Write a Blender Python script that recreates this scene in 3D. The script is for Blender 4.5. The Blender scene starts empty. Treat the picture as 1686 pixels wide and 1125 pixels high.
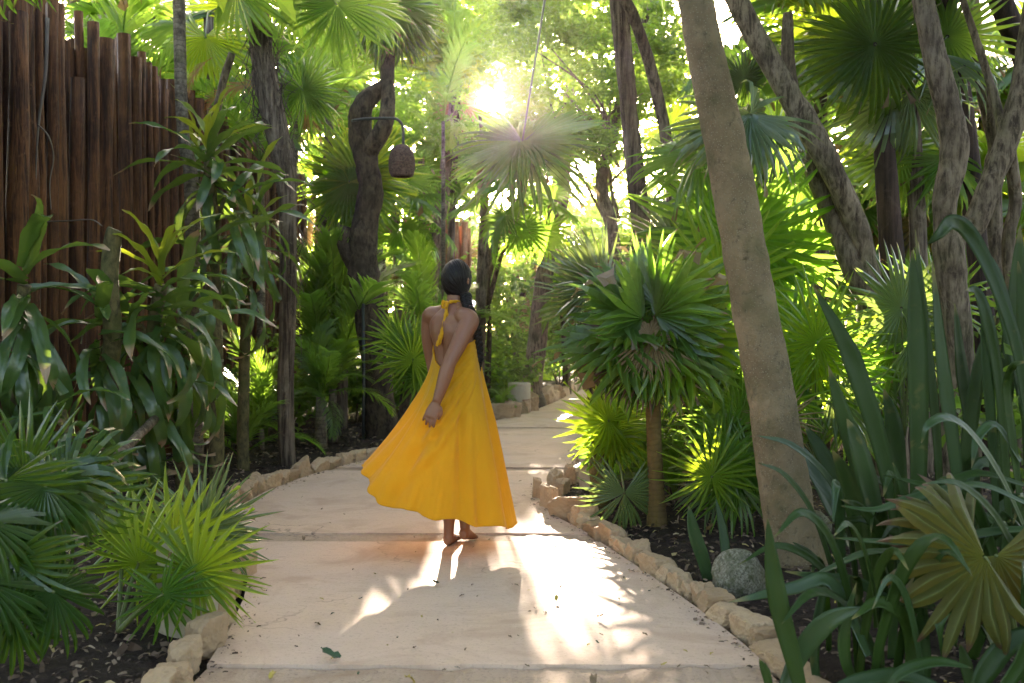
import bpy, bmesh, math, random
import numpy as np
from mathutils import Vector, Matrix, noise

random.seed(7)
scene = bpy.context.scene
COL = scene.collection
R_ = math.radians

# ------------------------------------------------------------------ camera
CAM_H, F_PX, PITCH = 1.26, 1640.0, math.atan(22.5 / 1640.0)
cam_d = bpy.data.cameras.new('camera')
cam = bpy.data.objects.new('camera', cam_d)
COL.objects.link(cam)
cam.location = (0, 0, CAM_H)
cam.rotation_euler = (math.pi / 2 - PITCH, 0, 0)
cam_d.sensor_width = 36.0
cam_d.lens = 36.0 * F_PX / 1686.0
cam_d.clip_start, cam_d.clip_end = 0.05, 1500
cam_d.dof.use_dof = True
cam_d.dof.focus_distance = 5.65
cam_d.dof.aperture_fstop = 3.4
scene.camera = cam


def ray(px, py):
    h, v = (px - 843.0) / F_PX, (562.5 - py) / F_PX
    c, s = math.cos(PITCH), math.sin(PITCH)
    return Vector((h, c + s * v, -s + c * v))


def P(px, py, d):
    r = ray(px, py)
    return Vector((0, 0, CAM_H)) + r * (d / r.y)


def G(px, py, z=0.0):
    r = ray(px, py)
    return Vector((0, 0, CAM_H)) + r * ((z - CAM_H) / r.z)


# ------------------------------------------------------------------ sky, sun, exposure
SUN = ray(800, 172).normalized()
sun_el = math.asin(SUN.z)
sun_az = math.atan2(SUN.x, SUN.y)
world = bpy.data.worlds.new("World")
scene.world = world
world.use_nodes = True
wn = world.node_tree
bg = wn.nodes['Background']
sky = wn.nodes.new('ShaderNodeTexSky')
sky.sky_type = 'NISHITA'
sky.sun_disc = False
sky.sun_elevation = sun_el
sky.sun_rotation = sun_az
sky.air_density, sky.dust_density, sky.ozone_density = 0.7, 3.5, 0.3
wn.links.new(sky.outputs[0], bg.inputs[0])
bg.inputs[1].default_value = 0.15
sun_d = bpy.data.lights.new('sun', 'SUN')
sun_o = bpy.data.objects.new('sun', sun_d)
COL.objects.link(sun_o)
sun_d.energy = 5.0
sun_d.angle = R_(0.55)
sun_d.color = (1.0, 0.90, 0.76)
sun_o.location = SUN * 60
sun_o.rotation_euler = SUN.to_track_quat('Z', 'Y').to_euler()
scene.view_settings.view_transform = 'Standard'
scene.view_settings.look = 'None'
scene.view_settings.gamma = 1.0
scene.view_settings.use_curve_mapping = False
scene.view_settings.exposure = 3.4
scene.view_settings.use_white_balance = True
scene.view_settings.white_balance_temperature = 7050
scene.view_settings.white_balance_tint = 15
scene.render.engine = 'CYCLES'
scene.cycles.use_denoising = True
scene.cycles.max_bounces = 10
scene.cycles.diffuse_bounces = 8
scene.cycles.glossy_bounces = 3
scene.cycles.transmission_bounces = 6
scene.cycles.caustics_reflective = False
scene.cycles.caustics_refractive = False
scene.cycles.sample_clamp_indirect = 6.0


# ------------------------------------------------------------------ helpers
def thing(name, label, cat, loc=(0, 0, 0), group=None):
    o = bpy.data.objects.new(name, None)
    o.empty_display_size = 0.1
    COL.objects.link(o)
    o.location = loc
    tag(o, label, cat, group)
    WORLD[o.name] = Matrix.Translation(Vector(loc))
    return o


WORLD = {}


def tag(o, label=None, cat=None, group=None, kind=None):
    if label: o['label'] = label
    if cat: o['category'] = cat
    if group: o['group'] = group
    if kind: o['kind'] = kind
    return o


def put(name, me, parent=None, M=None, mat=None, color=None):
    """links mesh ME as an object whose WORLD matrix is M (identity: the mesh is in world coordinates)"""
    o = bpy.data.objects.new(name, me)
    COL.objects.link(o)
    M = M if M is not None else Matrix.Identity(4)
    WORLD[o.name] = M
    if parent is not None:
        o.parent = parent
        o.matrix_local = WORLD[parent.name].inverted() @ M
    else:
        o.matrix_local = M
    if mat is not None:
        if len(me.materials) == 0:
            me.materials.append(mat)
        elif me.materials[0] is not mat:
            o.material_slots[0].link = 'OBJECT'
            o.material_slots[0].material = mat
    return o


def quad_mesh(name, V, F, mat=None, smooth=False, attrs=None):
    me = bpy.data.meshes.new(name)
    V = np.asarray(V, np.float32).reshape(-1, 3)
    F = np.asarray(F, np.int32).reshape(-1, 4)
    me.vertices.add(len(V)); me.vertices.foreach_set('co', V.ravel())
    me.loops.add(F.size); me.loops.foreach_set('vertex_index', F.ravel())
    me.polygons.add(len(F)); me.polygons.foreach_set('loop_start', np.arange(0, F.size, 4, dtype=np.int32))
    me.polygons.foreach_set('use_smooth', np.full(len(F), smooth, dtype=bool))
    for k, a in (attrs or {}).items():
        at = me.attributes.new(k, 'FLOAT', 'POINT')
        at.data.foreach_set('value', np.asarray(a, np.float32))
    me.update(calc_edges=True)
    if mat is not None: me.materials.append(mat)
    return me


class MB:
    def __init__(s):
        s.V, s.F, s.T, s.S, s.B, s.n = [], [], [], [], [], 0

    def add(s, V, F, t=0.0, q=0.5, rib=0.0):
        V = np.asarray(V, np.float32).reshape(-1, 3)
        F = np.asarray(F, np.int32).reshape(-1, 4)
        s.V.append(V); s.F.append(F + s.n)
        s.T.append(np.broadcast_to(np.asarray(t, np.float32), (len(V),)))
        s.S.append(np.broadcast_to(np.asarray(q, np.float32), (len(V),)))
        s.B.append(np.broadcast_to(np.asarray(rib, np.float32), (len(V),)))
        s.n += len(V)
        return s

    def arrays(s):
        return np.concatenate(s.V), np.concatenate(s.F), np.concatenate(s.T), np.concatenate(s.S)

    def build(s, name, mat=None, smooth=True):
        V, F, T, S = s.arrays()
        return quad_mesh(name, V, F, mat, smooth, {'t': T, 's': S, 'rib': np.concatenate(s.B)})


def catmull(pts, n=6):
    """smooth a list of tuples (any length) with n steps per span"""
    A = np.asarray(pts, float)
    if len(A) < 3:
        u = np.linspace(0, 1, n + 1)[:, None]
        return A[0] * (1 - u) + A[-1] * u
    Q = np.vstack([2 * A[0] - A[1], A, 2 * A[-1] - A[-2]])
    out = []
    for i in range(1, len(Q) - 2):
        for k in range(n):
            t = k / n
            p0, p1, p2, p3 = Q[i - 1], Q[i], Q[i + 1], Q[i + 2]
            out.append(0.5 * (2 * p1 + (p2 - p0) * t + (2 * p0 - 5 * p1 + 4 * p2 - p3) * t * t + (3 * p1 - p0 - 3 * p2 + p3) * t ** 3))
    out.append(A[-1])
    return np.array(out)


def frames(pts):
    """parallel-transport frames along a polyline"""
    pts = np.asarray(pts, float)
    T = np.gradient(pts, axis=0)
    T /= np.linalg.norm(T, axis=1)[:, None] + 1e-12
    ref = np.array([1.0, 0, 0]) if abs(T[0][0]) < 0.8 else np.array([0, 1.0, 0])
    u = ref - T[0] * ref.dot(T[0]); u /= np.linalg.norm(u)
    U = [u]
    for i in range(1, len(pts)):
        u = U[-1] - T[i] * U[-1].dot(T[i])
        u /= np.linalg.norm(u) + 1e-12
        U.append(u)
    U = np.array(U)
    return T, U, np.cross(T, U)


def tube_arrays(pts, rad, k=8, rough=0.0, rscale=6.0, ridges=0, ridge_amp=0.0, seed=0, cap=True):
    pts = np.asarray(pts, float); rad = np.asarray(rad, float) * np.ones(len(pts))
    T, U, W = frames(pts)
    if cap:
        pts = np.vstack([pts[:1], pts, pts[-1:]])
        rad = np.concatenate([[1e-4], rad, [1e-4]])
        U = np.vstack([U[:1], U, U[-1:]]); W = np.vstack([W[:1], W, W[-1:]])
    n = len(pts)
    ang = np.linspace(0, 2 * math.pi, k, endpoint=False)
    ca, sa = np.cos(ang), np.sin(ang)
    V = np.empty((n, k, 3))
    for i in range(n):
        r = np.full(k, rad[i])
        if ridges:
            r = r * (1 + ridge_amp * np.sin(ridges * ang + seed + 0.6 * math.sin(i * 0.35 + seed)))
        V[i] = pts[i] + (U[i][None] * ca[:, None] + W[i][None] * sa[:, None]) * r[:, None]
    if rough:
        for i in range(n):
            for j in range(k):
                d = V[i, j] - pts[i]
                q = Vector(V[i, j]) * rscale + Vector((seed * 3.1, 0, 0))
                V[i, j] = pts[i] + d * (1 + rough * (noise.noise(q) + 0.5 * noise.noise(q * 2.7)))
    I = np.arange(n * k).reshape(n, k)
    J = np.roll(I, -1, axis=1)
    F = np.stack([I[:-1], J[:-1], J[1:], I[1:]], axis=-1).reshape(-1, 4)
    t = np.repeat(np.linspace(0, 1, n), k)
    return V.reshape(-1, 3), F, t


def tube_mesh(name, pts, rad, mat=None, **kw):
    V, F, t = tube_arrays(pts, rad, **kw)
    return quad_mesh(name, V, F, mat, True, {'t': t, 's': np.full(len(t), .5)})


def basis(X, Z, loc, s=1.0):
    X = Vector(X).normalized()
    Z = Vector(Z); Z = (Z - X * Z.dot(X))
    if Z.length < 1e-4: Z = X.orthogonal()
    Z.normalize()
    Y = Z.cross(X)
    sx, sy, sz = (s, s, s) if not hasattr(s, '__len__') else s
    return Matrix(((X.x * sx, Y.x * sy, Z.x * sz, loc[0]), (X.y * sx, Y.y * sy, Z.y * sz, loc[1]),
                   (X.z * sx, Y.z * sy, Z.z * sz, loc[2]), (0, 0, 0, 1)))


# sun lanes: the gaps in the foliage through which the low sun reaches the path and the plants beside it
LANES = []


def lane(p, r): LANES.append((np.array(p), r))


def open_to_sun(p, r=0.0):
    """False where a leaf at P would stand in one of the gaps"""
    p = np.asarray(p); S = np.array(SUN)
    for c, rad in LANES:
        v = p - c; s = v.dot(S)
        if s > 1.2 and np.linalg.norm(v - s * S) < rad + r:
            return False
    return True


for q, r in (((830, 905), .16), ((895, 935), .22), ((975, 915), .22), ((905, 1000), .24), ((985, 985), .3), ((1075, 985), .3),
             ((1140, 1020), .25), ((900, 1060), .3), ((1020, 1050), .3), ((690, 900), .1), ((1230, 1110), .1)):
    lane(G(*q), r)
lane(P(1000, 685, 7.0), .30)
lane(P(285, 885, 4.2), .26)
lane(P(1050, 450, 6.5), .42)
lane(P(775, 770, 5.7), .36)
lane(P(940, 845, 6.6), .2)
lane(P(745, 560, 5.7), .12)
lane((0, 0, CAM_H), .22)
for q, r in (((540, 430, 12.5), .8), ((600, 320, 12.2), .6), ((480, 520, 11.0), .55), ((690, 480, 13.5), .4), ((1110, 430, 9.0), .65), ((1330, 470, 8.0), .55), ((265, 430, 6.4), .35), ((1230, 330, 8.2), .5)):
    lane(P(*q), r)

# ------------------------------------------------------------------ materials


def newmat(name):
    m = bpy.data.materials.new(name)
    m.use_nodes = True
    nt = m.node_tree
    nt.nodes.clear()
    out = nt.nodes.new('ShaderNodeOutputMaterial')
    return m, nt, out


def N(nt, typ, ins=None, **props):
    n = nt.nodes.new(typ)
    for k, v in props.items(): setattr(n, k, v)
    for k, v in (ins or {}).items():
        s = n.inputs[k]
        if isinstance(v, bpy.types.NodeSocket): nt.links.new(v, s)
        else:
            if s.type == 'RGBA' and len(v) == 3: v = (*v, 1)
            s.default_value = v
    return n


def mix(nt, f, a, b, mode='MIX'):
    n = nt.nodes.new('ShaderNodeMix'); n.data_type = 'RGBA'; n.blend_type = mode
    for i, v in ((0, f), (6, a), (7, b)):
        s = n.inputs[i]
        if isinstance(v, bpy.types.NodeSocket): nt.links.new(v, s)
        else: s.default_value = (*v, 1) if hasattr(v, '__len__') and len(v) == 3 else v
    return n.outputs[2]


def ramp(nt, f, stops):
    n = nt.nodes.new('ShaderNodeValToRGB')
    e = n.color_ramp.elements
    while len(e) < len(stops): e.new(0.5)
    for x, (p, c) in zip(e, stops):
        x.position = p
        x.color = (c, c, c, 1) if not hasattr(c, '__len__') else (*c, 1)
    nt.links.new(f, n.inputs[0])
    return n.outputs[0]


def math_(nt, op, a, b=0.0):
    n = nt.nodes.new('ShaderNodeMath'); n.operation = op
    for i, v in ((0, a), (1, b)):
        if isinstance(v, bpy.types.NodeSocket): nt.links.new(v, n.inputs[i])
        else: n.inputs[i].default_value = v
    return n.outputs[0]


def texco(nt, scale=(1, 1, 1), out='Object', rot=(0, 0, 0)):
    t = N(nt, 'ShaderNodeTexCoord')
    m = N(nt, 'ShaderNodeMapping', {'Vector': t.outputs[out], 'Scale': scale, 'Rotation': rot})
    return m.outputs[0]


def noise_t(nt, vec, scale, detail=4, rough=.55, dist=0.0):
    return N(nt, 'ShaderNodeTexNoise', {'Vector': vec, 'Scale': scale, 'Detail': detail, 'Roughness': rough, 'Distortion': dist}).outputs[0]


def bump(nt, h, strength=.4, dist=.02):
    return N(nt, 'ShaderNodeBump', {'Height': h, 'Strength': strength, 'Distance': dist}).outputs[0]


def leaf_mat(name, col, col2, trans, tip=None, tip_at=.93, tf=.45, rough=.38, spec=.5, veins=0.0, hub=None, vary=.35):
    """leaf: glossy reflecting side mixed with light that shines through; t runs along the blade, s is random per segment"""
    m, nt, out = newmat(name)
    info = N(nt, 'ShaderNodeObjectInfo')
    at = N(nt, 'ShaderNodeAttribute', attribute_name='t')
    as_ = N(nt, 'ShaderNodeAttribute', attribute_name='s')
    nz = noise_t(nt, texco(nt), 5.0, 3)
    f = math_(nt, 'ADD', math_(nt, 'MULTIPLY', info.outputs['Random'], .6), math_(nt, 'MULTIPLY', as_.outputs['Fac'], .4))
    c = mix(nt, f, col, col2)
    c = mix(nt, math_(nt, 'MULTIPLY', nz, vary), c, tuple(x * .45 for x in col))
    rb = N(nt, 'ShaderNodeAttribute', attribute_name='rib')
    c = mix(nt, ramp(nt, rb.outputs['Fac'], [(.72, 0.0), (.97, .55)]), c, tuple(min(1, x * 2.1 + .03) for x in col))
    tr = mix(nt, f, trans, tuple(x * y for x, y in zip(trans, (1.15, 1.0, .8))))
    if hub is not None:
        hf = ramp(nt, at.outputs['Fac'], [(0.0, 1.0), (.35, 0.0)])
        c = mix(nt, hf, c, hub)
        tr = mix(nt, hf, tr, tuple(min(1, x * 1.6) for x in hub))
    blot = ramp(nt, noise_t(nt, texco(nt), 8.0, 4, .6, .5), [(.64, 0.0), (.74, .55)])
    c = mix(nt, blot, c, (.17, .14, .035))
    if tip is not None:
        tpos = math_(nt, 'ADD', at.outputs['Fac'], math_(nt, 'MULTIPLY', math_(nt, 'SUBTRACT', info.outputs['Random'], .5), .14))
        tpos = math_(nt, 'ADD', tpos, math_(nt, 'MULTIPLY', math_(nt, 'SUBTRACT', nz, .5), .08))
        tfm = ramp(nt, tpos, [(tip_at - .035, 0.0), (min(.999, tip_at + .03), 1.0)])
        c = mix(nt, tfm, c, tip)
        tr = mix(nt, tfm, tr, tuple(x * .7 for x in tip))
    b = bump(nt, noise_t(nt, texco(nt, (1, 1, 1)), 40.0, 2), .12, .004)
    if veins:
        w = N(nt, 'ShaderNodeTexWave', {'Vector': texco(nt), 'Scale': veins, 'Distortion': .6}, bands_direction='Y').outputs[0]
        b = bump(nt, w, .25, .003)
    p = N(nt, 'ShaderNodeBsdfPrincipled', {'Base Color': c, 'Roughness': rough, 'Specular IOR Level': spec, 'Normal': b})
    tn = N(nt, 'ShaderNodeBsdfTranslucent', {'Color': tr, 'Normal': b})
    sh = N(nt, 'ShaderNodeMixShader', {0: tf, 1: p.outputs[0], 2: tn.outputs[0]})
    nt.links.new(sh.outputs[0], out.inputs[0])
    return m


def bark_mat(name, c1, c2, c3=None, scale=9.0, stretch=(1, 1, .25), speck=None, rings=0.0, b=.6, bd=.02, moss=0.0, rough=.9):
    m, nt, out = newmat(name)
    v = texco(nt, stretch)
    n1 = noise_t(nt, v, scale * 1.7, 9, .72, .3)
    n2 = noise_t(nt, texco(nt), 3.0, 5, .65)
    c = mix(nt, ramp(nt, n1, [(.42, 0.0), (.57, 1.0)]), tuple(x * .7 for x in c1), tuple(min(1, x * 1.15) for x in c2))
    c = mix(nt, ramp(nt, n1, [(.34, .9), (.43, 0.0)]), c, tuple(x * .28 for x in c1))
    c = mix(nt, ramp(nt, noise_t(nt, texco(nt), 7.0, 6, .7, 1.0), [(.56, 0.0), (.66, .5)]), c, tuple(min(1, x * 1.45 + .02) for x in c2))
    if c3: c = mix(nt, ramp(nt, n2, [(.45, 0.0), (.7, .8)]), c, c3)
    h = n1
    if speck:
        vo = N(nt, 'ShaderNodeTexVoronoi', {'Vector': texco(nt), 'Scale': speck[1]}).outputs[0]
        sp = ramp(nt, vo, [(.12, 1.0), (.26, 0.0)])
        sp2 = math_(nt, 'MULTIPLY', sp, ramp(nt, noise_t(nt, texco(nt), 6.0, 3), [(.35, 0.0), (.55, 1.0)]))
        c = mix(nt, sp2, c, speck[0])
        h = math_(nt, 'ADD', h, math_(nt, 'MULTIPLY', sp2, .3))
    if rings:
        w = N(nt, 'ShaderNodeTexWave', {'Vector': texco(nt), 'Scale': rings, 'Distortion': 5.0, 'Detail': 4, 'Detail Scale': 1.6}, bands_direction='Z').outputs[0]
        c = mix(nt, ramp(nt, w, [(.0, .55), (.22, 0.0)]), c, tuple(x * .45 for x in c1))
        h = math_(nt, 'ADD', h, math_(nt, 'MULTIPLY', w, .4))
    if moss:
        mf = ramp(nt, noise_t(nt, texco(nt), 4.5, 5, .6), [(.5, 0.0), (.68, moss)])
        c = mix(nt, mf, c, (.075, .085, .02))
    inf = N(nt, 'ShaderNodeObjectInfo')
    c = mix(nt, math_(nt, 'MULTIPLY', inf.outputs['Random'], .35), c, tuple(x * .45 for x in c1))
    p = N(nt, 'ShaderNodeBsdfPrincipled', {'Base Color': c, 'Roughness': rough, 'Specular IOR Level': .25, 'Normal': bump(nt, h, b, bd)})
    nt.links.new(p.outputs[0], out.inputs[0])
    return m


def solid_mat(name, c1, c2=None, rough=.6, scale=12.0, b=.15, bd=.005, spec=.4):
    m, nt, out = newmat(name)
    n1 = noise_t(nt, texco(nt), scale, 5)
    c = mix(nt, n1, c1, c2 or tuple(x * .7 for x in c1))
    p = N(nt, 'ShaderNodeBsdfPrincipled', {'Base Color': c, 'Roughness': rough, 'Specular IOR Level': spec, 'Normal': bump(nt, n1, b, bd)})
    nt.links.new(p.outputs[0], out.inputs[0])
    return m


def path_mat(name, base, dark, grit=1.0, per=0.0):
    m, nt, out = newmat(name)
    v = texco(nt, out='Object')
    big = noise_t(nt, v, .9, 5, .6)
    mid = noise_t(nt, v, 4.5, 6, .65)
    fine = noise_t(nt, v, 60, 4, .7)
    streak = noise_t(nt, texco(nt, (2.2, 9, 1)), 3.0, 4, .7)
    c = mix(nt, ramp(nt, big, [(.35, 0.0), (.65, 1.0)]), base, tuple(x * y for x, y in zip(base, (1.10, 1.03, .92))))
    c = mix(nt, ramp(nt, mid, [(.5, 0.0), (.75, .45)]), c, tuple(x * y for x, y in zip(base, (.80, .74, .66))))
    c = mix(nt, ramp(nt, streak, [(.58, 0.0), (.72, .25 * grit)]), c, dark)
    c = mix(nt, ramp(nt, fine, [(.55, 0.0), (.72, .4 * grit)]), c, dark)
    vo = N(nt, 'ShaderNodeTexVoronoi', {'Vector': v, 'Scale': 34.0}).outputs[0]
    pit = ramp(nt, vo, [(.04, 1.0), (.1, 0.0)])
    pit = math_(nt, 'MULTIPLY', pit, ramp(nt, mid, [(.45, 0.0), (.6, 1.0)]))
    c = mix(nt, math_(nt, 'MULTIPLY', pit, .55), c, dark)
    stain = noise_t(nt, v, 1.7, 6, .62, 1.2)
    c = mix(nt, ramp(nt, stain, [(.50, 0.0), (.66, .42 * grit)]), c, tuple(x * y for x, y in zip(base, (.74, .66, .57))))
    ved = N(nt, 'ShaderNodeTexVoronoi', {'Vector': N(nt, 'ShaderNodeVectorMath', {0: v, 1: N(nt, 'ShaderNodeTexNoise', {'Vector': v, 'Scale': 2.3, 'Detail': 5.0}).outputs[1]}, operation='ADD').outputs[0], 'Scale': .75}, feature='DISTANCE_TO_EDGE').outputs[0]
    crack = math_(nt, 'MULTIPLY', ramp(nt, ved, [(.0015, 1.0), (.006, 0.0)]), ramp(nt, big, [(.5, 0.0), (.6, .7)]))
    c = mix(nt, crack, c, tuple(x * .45 for x in dark))
    inf = N(nt, 'ShaderNodeObjectInfo')
    c = mix(nt, math_(nt, 'MULTIPLY', inf.outputs['Random'], per), c, tuple(x * y for x, y in zip(base, (.62, .55, .46))))
    h = math_(nt, 'ADD', math_(nt, 'MULTIPLY', fine, .35 * grit), math_(nt, 'SUBTRACT', mid, math_(nt, 'MULTIPLY', pit, .6)))
    p = N(nt, 'ShaderNodeBsdfPrincipled', {'Base Color': c, 'Roughness': .82, 'Specular IOR Level': .3, 'Normal': bump(nt, h, .35 * grit, .012)})
    nt.links.new(p.outputs[0], out.inputs[0])
    return m


M = {}
TIPC = (.38, .25, .14)
M['fan'] = leaf_mat('fan_leaf', (.042, .092, .018), (.070, .125, .022), (.265, .50, .060), tip=(.25, .17, .07), tip_at=.975, tf=.5, rough=.27, spec=.6)
M['fan_backlit'] = leaf_mat('backlit_fan_leaf', (.065, .12, .014), (.09, .14, .016), (.42, .62, .035), tf=.54, rough=.28, spec=.6)  # yellower green puts the backlit glow of the lime leaves into the colour
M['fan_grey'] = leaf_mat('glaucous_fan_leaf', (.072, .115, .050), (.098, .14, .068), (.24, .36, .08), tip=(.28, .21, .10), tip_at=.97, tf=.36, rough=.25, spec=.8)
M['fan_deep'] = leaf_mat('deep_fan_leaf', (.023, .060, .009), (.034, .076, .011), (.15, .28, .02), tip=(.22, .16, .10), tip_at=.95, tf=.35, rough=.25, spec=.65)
M['fan_dying'] = leaf_mat('dying_fan_leaf', (.075, .09, .016), (.13, .10, .022), (.24, .20, .03), tip=(.13, .075, .04), tip_at=.80, tf=.35, rough=.55, hub=(.13, .13, .015))
M['fan_dead'] = leaf_mat('dead_fan_leaf', (.26, .18, .09), (.33, .24, .12), (.40, .26, .10), tf=.35, rough=.7, spec=.2)
M['pin'] = leaf_mat('feather_leaf', (.042, .09, .018), (.07, .12, .022), (.30, .54, .055), tf=.5, rough=.36)
M['pin_dead'] = leaf_mat('dead_feather_leaf', (.24, .12, .05), (.30, .16, .06), (.5, .25, .08), tf=.4, rough=.7, spec=.2)
M['drac'] = leaf_mat('corn_plant_leaf', (.048, .10, .028), (.066, .12, .034), (.20, .34, .045), tip=TIPC, tip_at=.93, tf=.28, rough=.27, spec=.6, vary=.25)
M['drac_young'] = leaf_mat('young_corn_plant_leaf', (.11, .17, .022), (.15, .20, .03), (.34, .42, .03), tip=(.2, .2, .05), tip_at=.985, tf=.38, rough=.32, vary=.2)
M['strap'] = leaf_mat('strap_leaf', (.022, .052, .008), (.038, .072, .011), (.10, .19, .02), tip=(.16, .14, .04), tip_at=.985, tf=.2, rough=.45, spec=.28, veins=14)
M['strap_blue'] = leaf_mat('bluish_strap_leaf', (.034, .072, .020), (.048, .092, .026), (.11, .20, .03), tip=(.16, .14, .04), tip_at=.985, tf=.2, rough=.38, spec=.45, veins=14)
M['small'] = leaf_mat('small_leaf', (.045, .095, .014), (.08, .125, .016), (.29, .51, .055), tf=.5, rough=.4)
M['far'] = leaf_mat('far_leaf', (.045, .09, .018), (.085, .12, .02), (.33, .58, .07), tf=.54, rough=.5)
M['shrub'] = leaf_mat('shrub_leaf', (.04, .08, .018), (.07, .11, .022), (.27, .47, .055), tf=.5, rough=.4)
M['petiole'] = solid_mat('petiole', (.07, .10, .025), (.11, .12, .03), .45)
M['petiole_brown'] = solid_mat('brown_petiole', (.10, .07, .03), (.16, .12, .05), .6)
M['bark_tan'] = bark_mat('lichen_bark', (.50, .375, .22), (.34, .24, .135), (.17, .115, .06), scale=14, stretch=(1, 1, .8), speck=((.52, .44, .29), 80), b=1.0, bd=.05, moss=.5)
M['bark_dark'] = bark_mat('dark_bark', (.060, .040, .026), (.105, .075, .048), (.035, .024, .018), scale=11, stretch=(1, 1, .45), b=.9, bd=.03)
M['bark_fibre'] = bark_mat('fibrous_bark', (.085, .055, .036), (.21, .16, .11), (.05, .03, .022), scale=16, stretch=(1, 1, .07), b=1.0, bd=.03)
M['bark_ring'] = bark_mat('ringed_bark', (.13, .095, .062), (.19, .15, .10), None, scale=10, stretch=(1, 1, .6), rings=7, b=.5, bd=.012, moss=.3)
M['bark_grey'] = bark_mat('grey_bark', (.125, .084, .054), (.26, .195, .13), (.055, .036, .024), scale=18, stretch=(1, 1, .22), b=.9, bd=.025, moss=.3)
M['bark_mossy'] = bark_mat('mossy_bark', (.085, .07, .032), (.15, .12, .05), (.055, .06, .02), scale=12, stretch=(1, 1, .5), b=.6, bd=.012, moss=.7)
M['bark_post'] = bark_mat('post_bark', (.042, .026, .020), (.075, .045, .032), (.03, .02, .017), scale=14, stretch=(1, 1, .06), b=.7, bd=.02)
M['bark_stem'] = bark_mat('palm_stem', (.19, .125, .035), (.10, .065, .025), None, scale=12, stretch=(1, 1, .35), rings=9, b=.5, bd=.01)
M['log'] = bark_mat('fence_log', (.075, .026, .009), (.19, .075, .025), (.035, .014, .007), scale=10, stretch=(1.2, 1.2, .09), b=1.0, bd=.03, rough=.62)
M['log_red'] = bark_mat('red_fence_log', (.30, .12, .06), (.40, .19, .10), (.20, .08, .045), scale=10, stretch=(1.2, 1.2, .07), b=.6, bd=.015)
M['slab'] = path_mat('path_concrete', (.55, .40, .305), (.27, .185, .13), 1.5)
M['joint'] = path_mat('joint_rubble', (.40, .29, .21), (.15, .10, .07), 2.2)
M['stone'] = path_mat('edging_limestone', (.54, .39, .25), (.20, .12, .065), 1.8, .8)
M['rock'] = bark_mat('mossy_rock', (.20, .18, .12), (.33, .30, .22), (.11, .11, .06), scale=8, stretch=(1, 1, 1), b=.8, bd=.02, moss=.7)
M['conc'] = path_mat('pale_concrete', (.43, .365, .28), (.26, .20, .14), .8)
M['iron'] = solid_mat('dark_iron', (.03, .035, .033), (.05, .05, .045), .45)
M['root'] = solid_mat('dry_vine', (.20, .16, .12), (.10, .07, .05), .8)
M['rust'] = solid_mat('rusty_face', (.28, .15, .08), (.20, .10, .05), .8)


def soil_mat():
    m, nt, out = newmat('mulch_soil')
    v = texco(nt)
    n1 = noise_t(nt, v, 14, 7, .7); n2 = noise_t(nt, v, 70, 4, .7); n3 = noise_t(nt, v, 1.1, 3)
    c = mix(nt, ramp(nt, n1, [(.35, 0.0), (.7, 1.0)]), (.022, .014, .010), (.072, .048, .034))
    c = mix(nt, ramp(nt, n2, [(.58, 0.0), (.75, .6)]), c, (.14, .10, .075))
    c = mix(nt, ramp(nt, n3, [(.4, 0.0), (.65, .4)]), c, (.05, .035, .02))
    h = math_(nt, 'ADD', n1, math_(nt, 'MULTIPLY', n2, .5))
    p = N(nt, 'ShaderNodeBsdfPrincipled', {'Base Color': c, 'Roughness': .95, 'Specular IOR Level': .2, 'Normal': bump(nt, h, 1.0, .05)})
    nt.links.new(p.outputs[0], out.inputs[0])
    return m


def litter_mat():
    m, nt, out = newmat('bark_chips')
    a = N(nt, 'ShaderNodeAttribute', attribute_name='s')
    c = ramp(nt, a.outputs['Fac'], [(0, (.035, .021, .013)), (.45, (.10, .062, .04)), (.78, (.19, .13, .085)), (.93, (.33, .24, .16)), (1.0, (.36, .28, .06))])
    p = N(nt, 'ShaderNodeBsdfPrincipled', {'Base Color': c, 'Roughness': .8, 'Specular IOR Level': .3})
    nt.links.new(p.outputs[0], out.inputs[0])
    return m


M['soil'] = soil_mat()
M['litter'] = litter_mat()
# ------------------------------------------------------------------ path outline (distance y -> x of each edge)
LPX = [(318, 1125), (345, 1095), (380, 1040), (405, 985), (413, 945), (398, 905), (386, 880), (386, 855), (402, 830), (440, 808), (500, 786),
       (560, 768), (625, 752), (700, 735), (760, 715), (815, 693), (850, 685), (880, 676), (910, 664), (935, 652), (962, 640), (1010, 630)]
RPX = [(1285, 1125), (1268, 1105), (1228, 1066), (1130, 990), (1050, 935), (975, 885), (950, 868), (925, 857), (896, 838), (880, 810), (905, 797),
       (935, 785), (948, 760), (954, 735), (962, 715), (985, 700), (1010, 690), (1040, 670), (1060, 640), (1160, 630)]
LW = [(-1.12, -4.0), (-1.12, 2.5)] + [tuple(G(*p).xy) for p in LPX]
RW = [(1.0, -4.0), (1.0, 2.5)] + [tuple(G(*p).xy) for p in RPX]
LX, LY = np.array(LW).T
RX, RY = np.array(RW).T


def left_x(y): return float(np.interp(y, LY, LX))
def right_x(y): return float(np.interp(y, RY, RX))
def on_path(x, y, m=0.0): return left_x(y) - m < x < right_x(y) + m


PATH_END = 23.0


# ground sheet: fine cells near the path, coarse ones out to the horizon
def ground_z(x, y):
    q = noise.noise(Vector((x * 1.3, y * 1.3, 3.3)))
    s = min(1.0, max(0.0, max(left_x(y) - .12 - x, x - right_x(y) - .12) / .6)) if -4 < y < PATH_END else 1
    return (-0.075) * (1 - min(1, s * 6)) + min(1, s * 6) * (-.015) + s * (.045 + .04 * q)


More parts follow.
